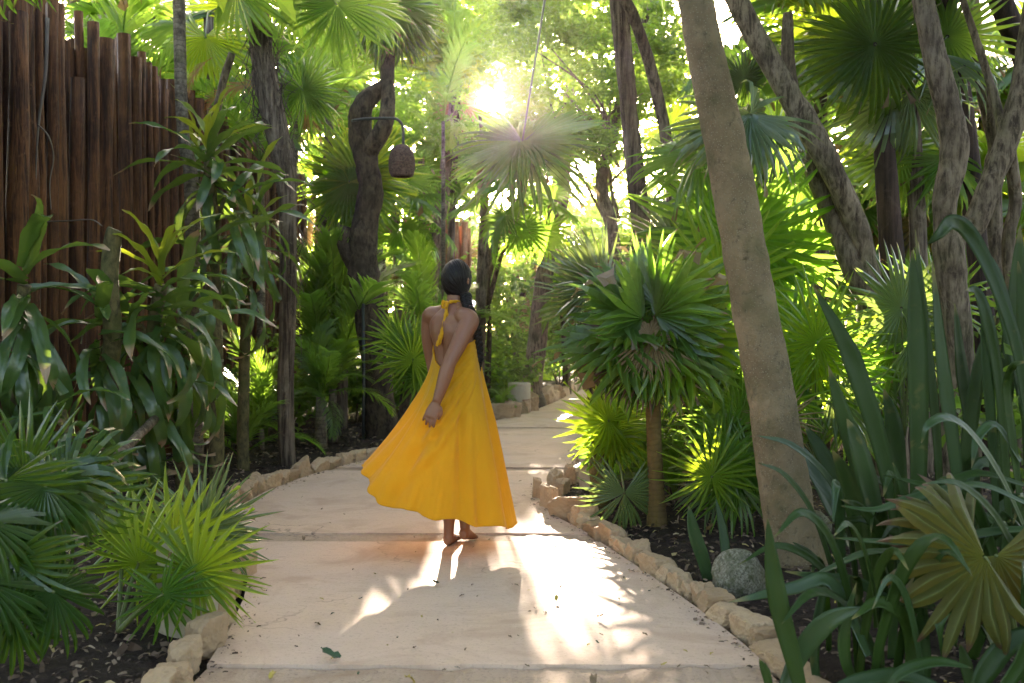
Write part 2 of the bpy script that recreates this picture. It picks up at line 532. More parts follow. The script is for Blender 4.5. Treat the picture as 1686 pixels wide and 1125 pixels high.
def make_ground():
    xs = np.concatenate([[-60, -40, -28, -20], np.arange(-14, -6, 1.0), np.arange(-6, 6.01, .16), np.arange(7, 15, 1.0), [20, 28, 40, 60]])
    ys = np.concatenate([[-30, -20, -12, -8, -5], np.arange(-4, 2, .5), np.arange(2, 14, .16), np.arange(14, 26, .5), [28, 32, 38, 46, 60, 75]])
    V = np.array([[x, y, ground_z(x, y)] for y in ys for x in xs])
    nx, ny = len(xs), len(ys)
    I = np.arange(nx * ny).reshape(ny, nx)
    F = np.stack([I[:-1, :-1], I[:-1, 1:], I[1:, 1:], I[1:, :-1]], -1)
    put('ground', tag_me(quad_mesh('ground', V, F, M['soil'], True)))['kind'] = 'structure'


def tag_me(me): return me


make_ground()

path = thing('path', 'pale beige concrete path winding between the planting beds', 'path', (0, 0, 0))
path['kind'] = 'structure'


def slab(name, y0, y1, ztop, mat, rough=0.0, seed=0, nx=26, inset=0.0, jit=.012):
    ny = max(3, int((y1 - y0) / .14))
    us = np.linspace(0, 1, nx); ts = np.linspace(0, 1, ny)
    V, top = [], []
    for j, t in enumerate(ts):
        for i, u in enumerate(us):
            y = y0 + (y1 - y0) * t
            e = noise.noise(Vector((u * 9 + seed, (y0 if t < .5 else y1) * 3.7, 1.0))) + .6 * noise.noise(Vector((u * 31 + seed, (y0 if t < .5 else y1) * 5, 2.0)))
            yy = y + (e * jit * (1 if t in (0.0, 1.0) else .0))
            xl, xr = left_x(yy) - .01, right_x(yy) + .01
            x = xl + (xr - xl) * u
            z = ztop + .003 * noise.noise(Vector((x * 1.5, yy * 1.5, seed)))
            if rough: z += rough * noise.noise(Vector((x * 11, yy * 11, seed))) + rough * .6 * noise.noise(Vector((x * 29, yy * 29, seed)))
            V.append((x, yy, z))
    I = np.arange(nx * ny).reshape(ny, nx)
    F = list(np.stack([I[:-1, :-1], I[:-1, 1:], I[1:, 1:], I[1:, :-1]], -1).reshape(-1, 4))
    edge = list(I[0, :]) + list(I[1:, -1]) + list(I[-1, -2::-1]) + list(I[-2:0:-1, 0])
    b = len(V)
    for e in edge: V.append((V[e][0], V[e][1], -.07))
    n = len(edge)
    for k in range(n): F.append((edge[k], b + k, b + (k + 1) % n, edge[(k + 1) % n]))
    put(name, quad_mesh(name, V, F, mat, False), path)


slab('path_slab', -3.8, 3.30, 0, M['slab'], seed=1)
slab('joint_strip', 3.31, 3.70, -.012, M['joint'], .011, 2, 60)
slab('path_slab', 3.712, 5.86, 0, M['slab'], seed=3, nx=70)
slab('joint_strip', 5.873, 6.095, -.010, M['joint'], .010, 4, 60)
slab('path_slab', 6.107, 8.78, 0, M['slab'], seed=5, nx=70)
slab('joint_strip', 8.795, 8.975, -.014, M['joint'], .010, 6, 50)
slab('path_slab', 8.99, 12.4, 0, M['slab'], seed=7, nx=50)
slab('joint_strip', 12.41, 12.62, -.008, M['joint'], .005, 8, 40)
slab('path_slab', 12.63, 17.2, 0, M['slab'], seed=9)
slab('path_slab', 17.23, PATH_END, 0, M['slab'], seed=11)


# ------------------------------------------------------------------ edging stones
def rock_mesh(name, seed, mat, boxy=.62, amp=.16, sub=3):
    bm = bmesh.new()
    bmesh.ops.create_icosphere(bm, subdivisions=sub, radius=1.0)
    o = Vector((seed * 7.3, seed * 1.7, 0))
    gr = random.Random(seed * 13 + 5)
    planes = [(Vector((sx * 1.0 + gr.uniform(-.25, .25), gr.uniform(-.25, .25), gr.uniform(-.25, .25))).normalized(), gr.uniform(.62, .74)) for sx in (-1, 1)]
    planes += [(Vector((gr.uniform(-.25, .25), s * 1.0, gr.uniform(-.25, .25))).normalized(), gr.uniform(.6, .74)) for s in (-1, 1)]
    planes += [(Vector((gr.uniform(-.25, .25), gr.uniform(-.25, .25), s)).normalized(), gr.uniform(.58, .72)) for s in (-1, 1)]
    planes += [(Vector((gr.uniform(-1, 1), gr.uniform(-1, 1), gr.uniform(-1, 1))).normalized(), gr.uniform(.74, .92)) for _ in range(7)]
    for v in bm.verts:
        p = v.co.copy()
        q = Vector([math.copysign(abs(c) ** boxy, c) for c in p])
        # a rough block: the sphere is cut back by random planes, then pitted
        cut = min([dd / max(.05, n.dot(p)) for n, dd in planes if n.dot(p) > .05] + [1.25]) if boxy < .9 else .8
        a = noise.noise(p * 1.6 + o) * amp * .45 + noise.noise(p * 4 + o) * amp * .35 + noise.noise(p * 9 + o) * amp * .42
        v.co = p * (cut * 1.04 + a)
    me = bpy.data.meshes.new(name)
    bm.to_mesh(me); bm.free()
    me.polygons.foreach_set('use_smooth', [boxy >= .7] * len(me.polygons))
    me.materials.append(mat)
    return me


STONES = [rock_mesh('stone', i, M['stone'], .5, .14 + .03 * (i % 3), 4) for i in range(9)]
rs = random.Random(3)


def stone_row(root, edge_y, edge_x, y0, y1, side, size=(.13, .24), h=(.10, .16), off=.055, step=None):
    """stones laid along an edge, length measured along the curve"""
    ys = np.linspace(y0, y1, 400)
    xs = np.interp(ys, edge_y, edge_x)
    s = np.concatenate([[0], np.cumsum(np.hypot(np.diff(xs), np.diff(ys)))])
    pos = 0.0
    while pos < s[-1]:
        L = rs.uniform(*size)
        m = pos + L / 2
        x, y = np.interp(m, s, xs), np.interp(m, s, ys)
        x2, y2 = np.interp(m + .06, s, xs), np.interp(m + .06, s, ys)
        x1, y1_ = np.interp(m - .06, s, xs), np.interp(m - .06, s, ys)
        t = Vector((x2 - x1, y2 - y1_, 0))
        if t.length < 1e-5: t = Vector((0, 1, 0))
        t.normalize(); nrm = Vector((-t.y, t.x, 0)) * side
        H = rs.uniform(*h) * rs.choice((.85, 1, 1, 1.15))
        tt = t + nrm * rs.uniform(-.18, .18) + Vector((0, 0, rs.uniform(-.08, .08)))
        D = rs.uniform(.085, .13)
        c = Vector((x, y, 0)) + nrm * (off + rs.uniform(-.012, .02) + D * .25) + Vector((0, 0, H * .30 - .02))
        put('stone', STONES[rs.randrange(9)], root, basis(tt, (rs.uniform(-.15, .15), rs.uniform(-.15, .15), 1), c, (L * .68, D * .72, H * .70)))
        pos += L * rs.uniform(.95, 1.12)


def big_stone(root, px, py, L, D, H, ang=0.0, k=0, tilt=0.0, y_at=None):
    c = G(px, py) + Vector((0, 0, H * .30))
    put('stone', STONES[k], root, basis((math.cos(ang), math.sin(ang), tilt), (0, tilt, 1), c, (L * .64, D * .64, H * .64)))


lroot = thing('stone_edging', 'row of rough limestone blocks curving along the fence side of the path', 'stone edging', (G(386, 870)), 'rough limestone edgings of the path')
stone_row(lroot, LY, LX, 1.2, 3.4, 1, (.14, .2), (.09, .14))
stone_row(lroot, LY, LX, 4.75, 5.75, 1, (.16, .24), (.10, .14))
stone_row(lroot, LY, LX, 5.75, 10.4, 1, (.13, .30), (.10, .155))
for a in ((304, 1102, .12, .10, .13, .6, 0), (338, 1066, .15, .12, .16, 1.0, 1), (364, 1024, .12, .11, .21, .9, 2), (402, 945, .16, .10, .17, 1.5, 3),
          (288, 1128, .12, .12, .09, .3, 4)):
    big_stone(lroot, a[0], a[1], a[2], a[3], a[4], a[5], a[6])
rroot = thing('stone_edging', 'row of small sunlit limestone blocks along the mulch bed with the leaning trunk', 'stone edging', (G(1100, 975)), 'rough limestone edgings of the path')
stone_row(rroot, RY, RX, 1.2, 4.05, -1, (.11, .20), (.07, .12))
stone_row(rroot, RY, RX, 4.05, 6.45, -1, (.09, .19), (.07, .12), .045)
for a in ((938, 850, .29, .12, .17, -.35, 1), (904, 834, .17, .08, .19, -1.0, 4), (884, 818, .10, .07, .18, 1.5, 6), (960, 862, .17, .12, .15, -.8, 2),
          (915, 806, .12, .10, .19, .5, 5), (937, 797, .10, .10, .2, .2, 7), (925, 812, .12, .10, .13, .9, 8)):
    big_stone(rroot, *a)
stone_row(rroot, RY, RX, 8.3, 12.0, -1, (.18, .3), (.10, .16))
froot = thing('stone_edging', 'row of white stones at the far bend by the pale round post', 'stone edging', (G(850, 684)), 'rough limestone edgings of the path')
stone_row(froot, LY, LX, 10.5, 13.2, 1, (.18, .32), (.14, .2))
for a in ((818, 688, .52, .2, .26, .1, 1), (845, 686, .24, .2, .30, .5, 3), (861, 680, .2, .2, .22, .2, 2), (875, 676, .22, .2, .33, .4, 5), (888, 667, .28, .2, .25, .5, 6), (901, 662, .26, .2, .32, .6, 0), (913, 656, .35, .2, .3, .7, 7)):
    big_stone(froot, *a)
stone_row(froot, LY, LX, 17.2, 22, 1, (.22, .4), (.16, .24))


# ------------------------------------------------------------------ log fences
def log(root, x, y, h, r, seed, mat, lean=0.0):
    g = np.random.default_rng(seed)
    n = 9
    zs = np.linspace(-.05, h, n)
    b = g.uniform(-.025, .025, 2)
    ph = g.uniform(0, 6, 2)
    pts = [(b[0] * math.sin(z * 1.1 + ph[0]), lean * z + b[1] * math.sin(z * .9 + ph[1]), z) for z in zs]
    me = tube_mesh('log', pts, r * (1 + g.uniform(-.11, .11, n)) * np.linspace(1.1, .9, n), mat, k=9, rough=.16, rscale=4, seed=seed)
    put('log', me, root, Matrix.Translation((x, y, 0)))


FX = -3.32
fence = thing('log_fence', 'tall palisade of reddish brown logs standing behind the corn plants', 'fence', (FX, 8.5, 0), None)
rf = random.Random(11)
y = 5.7; i = 0
while y < 16.2:
    r = rf.choice((.034, .042, .05, .06, .07)) * rf.uniform(.9, 1.12)
    x = FX + rf.uniform(-.035, .035) - (.10 if i % 3 == 1 else 0)
    h = 3.66 + rf.uniform(-.13, .13)
    if rf.random() < .10: h -= rf.uniform(.15, .4)
    log(fence, x, y, h, r, i, M['log'], rf.uniform(-.022, .022))
    y += r * 1.75 + rf.uniform(-.012, .05); i += 1
y = 5.75
while y < 16.2:      # second row that closes the gaps
    r = rf.uniform(.04, .06)
    log(fence, FX - .17 + rf.uniform(-.015, .015), y, 3.5 + rf.uniform(-.15, .1), r, i, M['log'], rf.uniform(-.004, .004))
    y += r * 2 + rf.uniform(-.01, .035); i += 1
# rear rails hidden behind the logs keep them together
for z in (.6, 2.9):
    put('rail', tube_mesh('rail', [(FX - .28, 5.6, z), (FX - .28, 11, z + .02), (FX - .28, 16.2, z)], .045, M['log'], k=7), fence)

bf = thing('log_fence', 'short stretch of orange sunlit logs far behind the head of the woman', 'fence', P(725, 520, 19).to_tuple(), None)
bf.location.z = 0; WORLD[bf.name] = Matrix.Translation(bf.location)
for k in range(16):
    q = P(672 + k * 6.6, 540, 19.0 + .15 * (k % 2))
    log(bf, q.x, q.y, 4.0 - .75 * (k > 11) + rf.uniform(-.1, .1) - (1.5 if k < 5 else 0), .062, 200 + k, M['log_red'])
rfence = thing('log_fence', 'thin red brown palisade glimpsed behind the crooked trunks', 'fence', P(1530, 540, 13.5).to_tuple(), None)
rfence.location.z = 0; WORLD[rfence.name] = Matrix.Translation(rfence.location)
for k in range(34):
    q = P(1470 + k * 7.6, 540, 13.5 + .05 * (k % 3))
    log(rfence, q.x, q.y, 3.05 + rf.uniform(-.08, .08), .05, 300 + k, M['log_red'])


# ------------------------------------------------------------------ concrete posts, rock
def bollard(px, py, d, dia, h, label, niche=True):
    b = G(px, py); b = Vector((P(px, py, d).x, d, 0))
    t = thing('bollard', label, 'bollard', b, 'pale round concrete posts beside the path')
    rr = dia / 2
    prof = [(rr * 1.0, -.05), (rr * .99, .02), (rr * .985, h * .5), (rr * .985, h - .03), (rr * .965, h - .008), (rr * .90, h), (rr * .72, h - .004), (rr * .68, h - .02), (0.001, h - .022)]
    k = 28
    V, F = [], []
    for r, z in prof:
        for j in range(k):
            a = 2 * math.pi * j / k
            w = 1 + .012 * noise.noise(Vector((math.cos(a) * 2, math.sin(a) * 2, z * 6 + px)))
            V.append((r * w * math.cos(a), r * w * math.sin(a), z))
    I = np.arange(len(prof) * k).reshape(len(prof), k); J = np.roll(I, -1, 1)
    F = np.stack([I[:-1], J[:-1], J[1:], I[1:]], -1).reshape(-1, 4)
    put('body', quad_mesh('body', V, F, M['conc'], True), t, Matrix.Translation(b))
    if niche:
        # rusty curved plate set into the side that faces the path
        V, F = [], []
        for i in range(7):
            a = R_(-75 + i * 9)
            for (rr_, z) in ((rr * .95, .0), (rr * 1.015, .0), (rr * 1.015, h * .45), (rr * .95, h * .45)):
                V.append((rr_ * math.cos(a), rr_ * math.sin(a), z))
        for i in range(6):
            for j in range(4):
                F.append((i * 4 + j, i * 4 + (j + 1) % 4, (i + 1) * 4 + (j + 1) % 4, (i + 1) * 4 + j))
        put('cover_plate', quad_mesh('cover_plate', V, F, M['rust'], False), t, Matrix.Translation(b))


bollard(855, 682, 14.9, .345, .44, 'pale round post with a brown patch standing at the far bend of the path')
bollard(985, 800, 7.75, .30, .40, 'pale round post hidden behind the lime green fan palm', False)
bollard(312, 1040, 4.22, .27, .34, 'pale round post in the dark bed under the bright green fan leaves', False)
tag(put('rock', rock_mesh('rock', 21, M['rock'], .95, .22), None, basis((1, .3, 0), (0, .1, 1), G(1216, 975) + Vector((0, 0, .06)), (.16, .14, .17))),
    'rounded mossy grey rock in the mulch beside the foot of the leaning trunk', 'rock')
tag(put('rock', rock_mesh('rock', 22, M['rock'], .95, .22), None, basis((1, .3, 0), (0, .1, 1), G(1335, 880) + Vector((0, 0, .05)), (.16, .12, .12))),
    'low mossy rock lying behind the foot of the leaning trunk', 'rock')
# ------------------------------------------------------------------ leaf meshes
def fan_arrays(seed, n=32, span=310, fused=.45, droop=.25, tipdroop=.5, lv=.10, wf=1.05, cup=0.0, pleat=.6, rows=(.33, .66), petiole=None, pr=.012, wander=.14):
    g = np.random.default_rng(seed)
    mb = MB()
    sp = R_(span); da = sp / n
    for i in range(n):
        a = -sp / 2 + sp * (i + .5) / n
        L = (.80 + .20 * math.cos(a * .55)) * (1 + g.uniform(-lv, lv))
        fs = fused * (.9 + .2 * g.random()) * (.8 + .2 * math.cos(a * .6))
        rs = [.025, fs * .5, fs] + [fs + (L - fs) * r for r in rows] + [fs + (L - fs) * .9, L]
        dev = g.uniform(-wander, wander); kt = tipdroop * g.uniform(.35, 1.75)
        if g.random() < .05: continue
        if g.random() < .12: L *= g.uniform(.72, .95)
        rho, h, V, tt, prev = .025, 0.0, [], [], .025
        q = g.random()
        for j, r in enumerate(rs):
            if j:
                u = max(0, (((prev + r) / 2) - fs) / (L - fs))
                p = -droop * (prev + r) / 2 - kt * u ** 1.6
                p = max(p, -1.75)
                rho += (r - prev) * math.cos(p); h += (r - prev) * math.sin(p); prev = r
            u = max(0, (r - fs) / (L - fs))
            aa = a + dev * u
            w = min(r, fs) * math.tan(da / 2) * (1 if u == 0 else wf * (1 - u ** 1.7)) + .0012
            c = np.array([rho * math.cos(aa), rho * math.sin(aa), h + cup * rho * abs(math.sin(a)) ** 1.5])
            e = np.array([-math.sin(aa), math.cos(aa), 0]) * w
            dn = np.array([0, 0, -pleat * w])
            V += [c - e + dn, c + np.array([0, 0, pleat * w]), c + e + dn]
            tt += [r / L] * 3
        F = []
        for j in range(len(rs) - 1):
            b = j * 3
            F += [(b, b + 1, b + 4, b + 3), (b + 1, b + 2, b + 5, b + 4)]
        mb.add(V, F, tt, q, np.tile([0.0, 1.0, 0.0], len(rs)))
    if petiole:
        Lp, tilt = petiole
        us = np.linspace(0, 1, 7)
        pts = [(-math.cos(tilt) * Lp * u - .0, 0, -math.sin(tilt) * Lp * u + .10 * Lp * math.sin(u * math.pi)) for u in us]
        Vp, Fp, tp = tube_arrays(pts, np.linspace(pr * .7, pr * 1.3, 7), k=5)
        mb.add(Vp, Fp, .15, .5)
    return mb


def fan_mesh(name, mat=None, **kw): return fan_arrays(**kw).build(name, mat, False)


def pinnate_arrays(seed, n=38, arch=1.3, p0=.5, ll=.27, lw=.016, v=.35, droop=.8, sweep=.75, bare=.16, twist=0.0):
    g = np.random.default_rng(seed)
    mb = MB()
    us = np.linspace(0, 1, 24)
    pts = [np.zeros(3)]; pit = []
    for k, u in enumerate(us):
        p = p0 - arch * u ** 1.4
        pit.append(p)
        if k: pts.append(pts[-1] + np.array([math.cos(p), 0, math.sin(p)]) / 23)
    pts = np.array(pts)
    Vp, Fp, tp = tube_arrays(pts, np.linspace(.0085, .0018, 24), k=4)
    mb.add(Vp, Fp, .1, .5)
    for i in range(n):
        u = bare + (1 - bare) * (i + .5) / n
        c = np.array([np.interp(u, us, pts[:, k]) for k in range(3)])
        p = np.interp(u, us, pit)
        fw = np.array([math.cos(p), 0, math.sin(p)]); up = np.array([-math.sin(p), 0, math.cos(p)])
        x = (u - bare) / (1 - bare)
        L = ll * (math.sin(math.pi * (x * .82 + .14)) ** .6) * g.uniform(.9, 1.1)
        for s in (-1, 1):
            sw = sweep + g.uniform(-.1, .1) + x * .35
            lat = np.array([0, s, 0])
            d = lat * math.cos(sw) + fw * math.sin(sw)
            d = d * math.cos(v) + up * math.sin(v)
            V, tt = [], []
            q = g.random(); dr = droop * g.uniform(.6, 1.4)
            pos = c.copy()
            for j, w in enumerate((.5, 1.0, .75, .08)):
                if j:
                    d2 = d - up * 0 + np.array([0, 0, -1]) * dr * (j / 3) ** 1.5
                    d2 /= np.linalg.norm(d2)
                    pos = pos + d2 * L / 3
                e = np.cross(d, up); e /= np.linalg.norm(e)
                V += [pos - e * lw * w, pos + e * lw * w]; tt += [.3 + .7 * j / 3] * 2
            mb.add(V, [(0, 1, 3, 2), (2, 3, 5, 4), (4, 5, 7, 6)], tt, q)
    return mb


def blade_mesh(name, seed, arch, wave=.06, w=.075, L=1.0, p0=0.0, n=12, chan=.25, twist=0.0, wprof=None):
    """long leaf along +X that arches down; wavy edges, sunk midrib"""
    g = np.random.default_rng(seed)
    us = np.linspace(0, 1, n)
    pos = np.zeros(3); V, tt = [], []
    ph = g.uniform(0, 6, 2); k1 = g.uniform(5, 9)
    side = g.uniform(-.12, .12)
    for j, u in enumerate(us):
        p = p0 - arch * u ** 1.3
        fw = np.array([math.cos(p), side * u, math.sin(p)]); fw /= np.linalg.norm(fw)
        if j: pos = pos + fw * L / (n - 1)
        tw = twist * u
        up0 = np.array([-math.sin(p), 0, math.cos(p)]); la0 = np.array([0, 1.0, 0])
        la = la0 * math.cos(tw) + up0 * math.sin(tw); up = up0 * math.cos(tw) - la0 * math.sin(tw)
        ww = w * (.32 + .68 * math.sin(math.pi * min(1, u * .62 + .22)) ** 1.0) * (1 if u < .8 else math.cos((u - .8) / .2 * 1.53)) + .001
        for k, s in enumerate((-1, -.5, 0, .5, 1)):
            z = chan * abs(s) * ww + (wave * w * 4 * math.sin(k1 * u * 2 + ph[0 if s < 0 else 1]) * abs(s) ** 2 if s else -.1 * ww)
            V.append(pos + la * s * ww + up * z); tt.append(u)
    F = []
    for j in range(n - 1):
        for k in range(4):
            b = j * 5 + k
            F.append((b, b + 1, b + 6, b + 5))
    return quad_mesh(name, V, F, None, True, {'t': tt, 's': np.full(len(V), g.random())})


FAN_P = [fan_mesh('frond', M['fan'], seed=i, n=30, droop=.15 + .1 * (i % 3), tipdroop=.45 + .25 * (i % 4), cup=-.12 * (i % 3), petiole=(.85 + .1 * (i % 3), .45)) for i in range(6)]
FAN_LOW = [fan_mesh('frond', M['fan'], seed=50 + i, n=22, droop=.2, tipdroop=.6 + .2 * i, rows=(.5,), petiole=(.9, .4), wf=1.2) for i in range(3)]
FAN_H = [fan_mesh('blade', M['fan'], seed=20 + i, n=(34, 38, 30, 40, 28, 24)[i], droop=(.1, .3, .55, .2, .05, .1)[i], tipdroop=(.3, .6, 1.2, .9, .15, .25)[i],
                  span=(330, 300, 290, 320, 350, 340)[i], fused=(.42, .45, .5, .45, .22, .30)[i], cup=(-.05, -.25, -.45, -.15, 0, 0)[i], wf=(1.0, 1.0, 1.0, 1.0, 1.35, 1.2)[i]) for i in range(6)]
PIN = [pinnate_arrays(70 + i, n=(48, 58, 52, 44)[i], arch=(1.3, 1.7, 1.0, 1.5)[i], p0=(.4, .5, .3, .5)[i], ll=(.26, .22, .30, .28)[i], lw=(.0065, .0055, .007, .0085)[i], v=(.3, .2, .5, .3)[i], droop=(.8, .6, 1.0, .9)[i]).build('frond', M['pin'], False) for i in range(4)]
FAN_H.append(fan_mesh('blade', M['fan'], seed=40, n=30, span=300, fused=.40, droop=.55, tipdroop=1.5, cup=-.25, wf=1.2, rows=(.25, .5, .75)))
FAN_H.append(fan_mesh('blade', M['fan'], seed=41, n=15, span=205, fused=.50, droop=.25, tipdroop=.9, cup=-.1, wf=1.15, rows=(.25, .5, .75), wander=.2))
FAN_H.append(fan_mesh('blade', M['fan'], seed=42, n=24, span=265, fused=.54, droop=.12, tipdroop=.55, cup=-.1, wf=1.15, rows=(.25, .5, .75), wander=.22))
DRAC = [blade_mesh('leaf', 90 + i, arch, .075, .058, p0=0.0, twist=tw) for i, (arch, tw) in enumerate(
    [(.5, .2), (.9, -.3), (1.4, .2), (1.9, -.2), (2.3, .3), (.3, 0), (1.1, .5), (1.7, -.5)])]

rp = random.Random(5)


def frond_at(root, me, C, az, el, R, roll=0.0, mat=None, petiole=(.9, .45), name='frond', check=False):
    """a fan frond with its own petiole: the petiole leaves crown C at azimuth AZ and elevation EL, the blade hangs lower"""
    d = Vector((math.cos(el) * math.cos(az), math.cos(el) * math.sin(az), math.sin(el)))
    el2 = el - petiole[1]
    X = Vector((math.cos(el2) * math.cos(az), math.cos(el2) * math.sin(az), math.sin(el2)))
    Z = Vector((-math.sin(el2) * math.cos(az), -math.sin(el2) * math.sin(az), math.cos(el2)))
    if roll: Z = Matrix.Rotation(roll, 3, X) @ Z
    H = Vector(C) + d * petiole[0] * R
    if check:
        for f in (0, .5, 1.0):
            if not open_to_sun(H + X * R * f, R * .35): return None
    return put(name, me, root, basis(X, Z, H, R), mat)


def fan_crown(root, C, nf, R, seed, meshes=None, mat=None, el=(80, -45), check=False, az_skip=None, pet=(.9, .45), dead=0):
    g = random.Random(seed); a0 = g.uniform(0, 6.28)
    for k in range(nf):
        az = a0 + k * 2.39996 + g.uniform(-.25, .25)
        e = R_(el[0] + (el[1] - el[0]) * ((k + .5) / nf) ** .9) + g.uniform(-.15, .15)
        if az_skip and az_skip(az, e): continue
        if dead and k >= nf - dead:          # withered leaves hang down against the trunk
            frond_at(root, g.choice(meshes or FAN_P), C, az, R_(g.uniform(-78, -50)), R * g.uniform(.6, .9), g.uniform(-.6, .6), M['fan_dead'], pet, check=check)
            continue
        frond_at(root, g.choice(meshes or FAN_P), C, az, e, R * g.uniform(.85, 1.12), g.uniform(-.35, .35), mat, pet, check=check)


def pin_crown(root, C, nf, L, seed, meshes=None, mat=None, el=(80, 0), check=False):
    g = random.Random(seed); a0 = g.uniform(0, 6.28)
    for k in range(nf):
        az = a0 + k * 2.39996 + g.uniform(-.3, .3)
        e = R_(el[0] + (el[1] - el[0]) * ((k + .5) / nf)) + g.uniform(-.15, .15)
        X = Vector((math.cos(e) * math.cos(az), math.cos(e) * math.sin(az), math.sin(e)))
        Z = Vector((-math.sin(e) * math.cos(az), -math.sin(e) * math.sin(az), math.cos(e)))
        LL = L * g.uniform(.8, 1.15)
        if check and not all(open_to_sun(Vector(C) + X * LL * f - Vector((0, 0, .3 * LL * f * f)), .12 * LL) for f in (.35, .65, .95)): continue
        put('frond', g.choice(meshes or PIN), root, basis(X, Matrix.Rotation(g.uniform(-.4, .4), 3, X) @ Z, C, LL), mat)


def trunk_px(name, root, pts, mat, k=14, rough=.10, flare=1.0, n=6, rscale=5.0, seed=0, ridges=0, ridge_amp=0.0, to_ground=True):
    """pts: (px, py, depth, width in px)"""
    W = []
    for px, py, d, w in pts:
        q = P(px, py, d)
        W.append((q.x, q.y, q.z, w * d / F_PX / 2))
    if to_ground and W[0][2] > -.05:
        W.insert(0, (W[0][0] + .0, W[0][1], -.12, W[0][3] * 1.12 * flare))
    A = catmull(W, n)
    # mesh in coordinates relative to the root, so that the bark texture starts at the base
    me = tube_mesh(name, A[:, :3] - np.array(root.location), A[:, 3], mat, k=k, rough=rough, rscale=rscale, seed=seed, ridges=ridges, ridge_amp=ridge_amp)
    put(name, me, root, Matrix.Translation(root.location))
    return A


def petiole_to(root, blade, C, H, X, r0=.011, r1=.006, mat=None, sag=.08):
    C, H, X = Vector(C), Vector(H), Vector(X).normalized()
    L = (H - C).length
    m1 = C + (H - C) * .5 + Vector((0, 0, sag * L))
    pts = catmull([tuple(C), tuple(m1), tuple(H)], 5)
    put('petiole', tube_mesh('petiole', pts, np.linspace(r0, r1, len(pts)), mat or M['petiole'], k=6), blade if blade is not None else root)


def hero_fan(root, px, py, d, R, ang, nrm=(0, -1, .25), v=0, mat='fan', crown=None, yaw=0.0, pet=True, pmat=None, sag=.08, r0=.011):
    """a fan leaf whose hub shows at (px, py): ANG is the direction of its middle in the picture (degrees, 0 right, 90 up), YAW > 0 leans it to the camera"""
    H = P(px, py, d)
    a = R_(ang)
    X = Vector((math.cos(a) * math.cos(yaw), -math.sin(yaw), math.sin(a) * math.cos(yaw)))
    o = put('frond', FAN_H[v], root, basis(X, nrm, H, R), M[mat])
    if pet:
        C = Vector(crown) if crown is not None else Vector((H.x, H.y + .2, .05))
        petiole_to(root, o, C, H, X, r0=r0, mat=pmat or M['petiole'], sag=sag)
    return o


def base_of(px, d): return Vector((P(px, 540, d).x, d, 0))


# leaf clouds (broad-leaved crowns, shrubs): thousands of folded leaf-sized faces round twig points
def leaf_cloud(name, centres, radii, per, size, seed, mat, check=False, flat=.6, origin=(0, 0, 0)):
    g = np.random.default_rng(seed)
    C = np.repeat(np.asarray(centres, float), per, axis=0)
    Rr = np.repeat(np.asarray(radii, float), per)
    n = len(C)
    dv = g.normal(size=(n, 3)); dv /= np.linalg.norm(dv, axis=1)[:, None]
    rad = Rr * g.random(n) ** .45
    Pp = C + dv * rad[:, None] * np.array([1, 1, flat])
    if check:
        S = np.array(SUN); keep = np.ones(n, bool)
        for c, r in LANES:
            v = Pp - c; s = v @ S
            keep &= ~((s > 1.2) & (np.linalg.norm(v - s[:, None] * S, axis=1) < r + size))
        Pp = Pp[keep]; n = len(Pp)
    X = g.normal(size=(n, 3)) * np.array([1, 1, .6]); X /= np.linalg.norm(X, axis=1)[:, None]
    Z = g.normal(size=(n, 3)) + np.array([0, 0, .9]); Z -= X * (X * Z).sum(1)[:, None]; Z /= np.linalg.norm(Z, axis=1)[:, None]
    Y = np.cross(Z, X)
    s = size * g.uniform(.6, 1.35, n)[:, None]
    # leaf: two quads folded along the midrib
    loc = np.array([[0, 0, 0], [.5, .30, .08], [1.0, 0, -.08], [.5, -.30, .08], [.55, 0, 0]])
    V = np.stack([Pp + X * s * a + Y * s * b + Z * s * c for a, b, c in loc], 1)
    I = (np.arange(n) * 5)[:, None]
    F = np.concatenate([I + np.array([[0, 4, 2, 1]]), I + np.array([[0, 3, 2, 4]])])
    return quad_mesh(name, V.reshape(-1, 3) - np.array(origin), F, mat, False, {'t': np.full(n * 5, .3), 's': np.repeat(g.random(n), 5)})


def merged(name, mb_list, mats, which, mat):
    """joins copies of a few leaf meshes into one (for the mass of far foliage)"""
    Vs, Fs, Ts, Ss, off = [], [], [], [], 0
    for (V, F, T, S), sel in zip(mb_list, range(len(mb_list))):
        idx = [m for m, w in zip(mats, which) if w == sel]
        if not idx: continue
        A = np.array([np.array(m) for m in idx])
        W = np.einsum('kij,vj->kvi', A[:, :3, :3], V) + A[:, None, :3, 3]
        k, nv = len(idx), len(V)
        Vs.append(W.reshape(-1, 3))
        Fs.append((F[None] + (np.arange(k) * nv)[:, None, None]).reshape(-1, 4) + off)
        Ts.append(np.tile(T, k))
        Ss.append((np.tile(S, k) * .4 + np.repeat(np.random.default_rng(1).random(k), nv) * .6))
        off += k * nv
    return quad_mesh(name, np.concatenate(Vs), np.concatenate(Fs), mat, False, {'t': np.concatenate(Ts), 's': np.concatenate(Ss)})
# ------------------------------------------------------------------ trees that can be told apart
def tree(label, pts, mat, name='tree', cat='tree', group=None, **kw):
    b = P(pts[0][0], pts[0][1], pts[0][2])
    root = thing(name, label, cat, (b.x, b.y, 0), group)
    A = trunk_px('trunk', root, pts, mat, **kw)
    return root, A


def branch(root, pts, mat, **kw): return trunk_px('branch', root, pts, mat, to_ground=False, **kw)


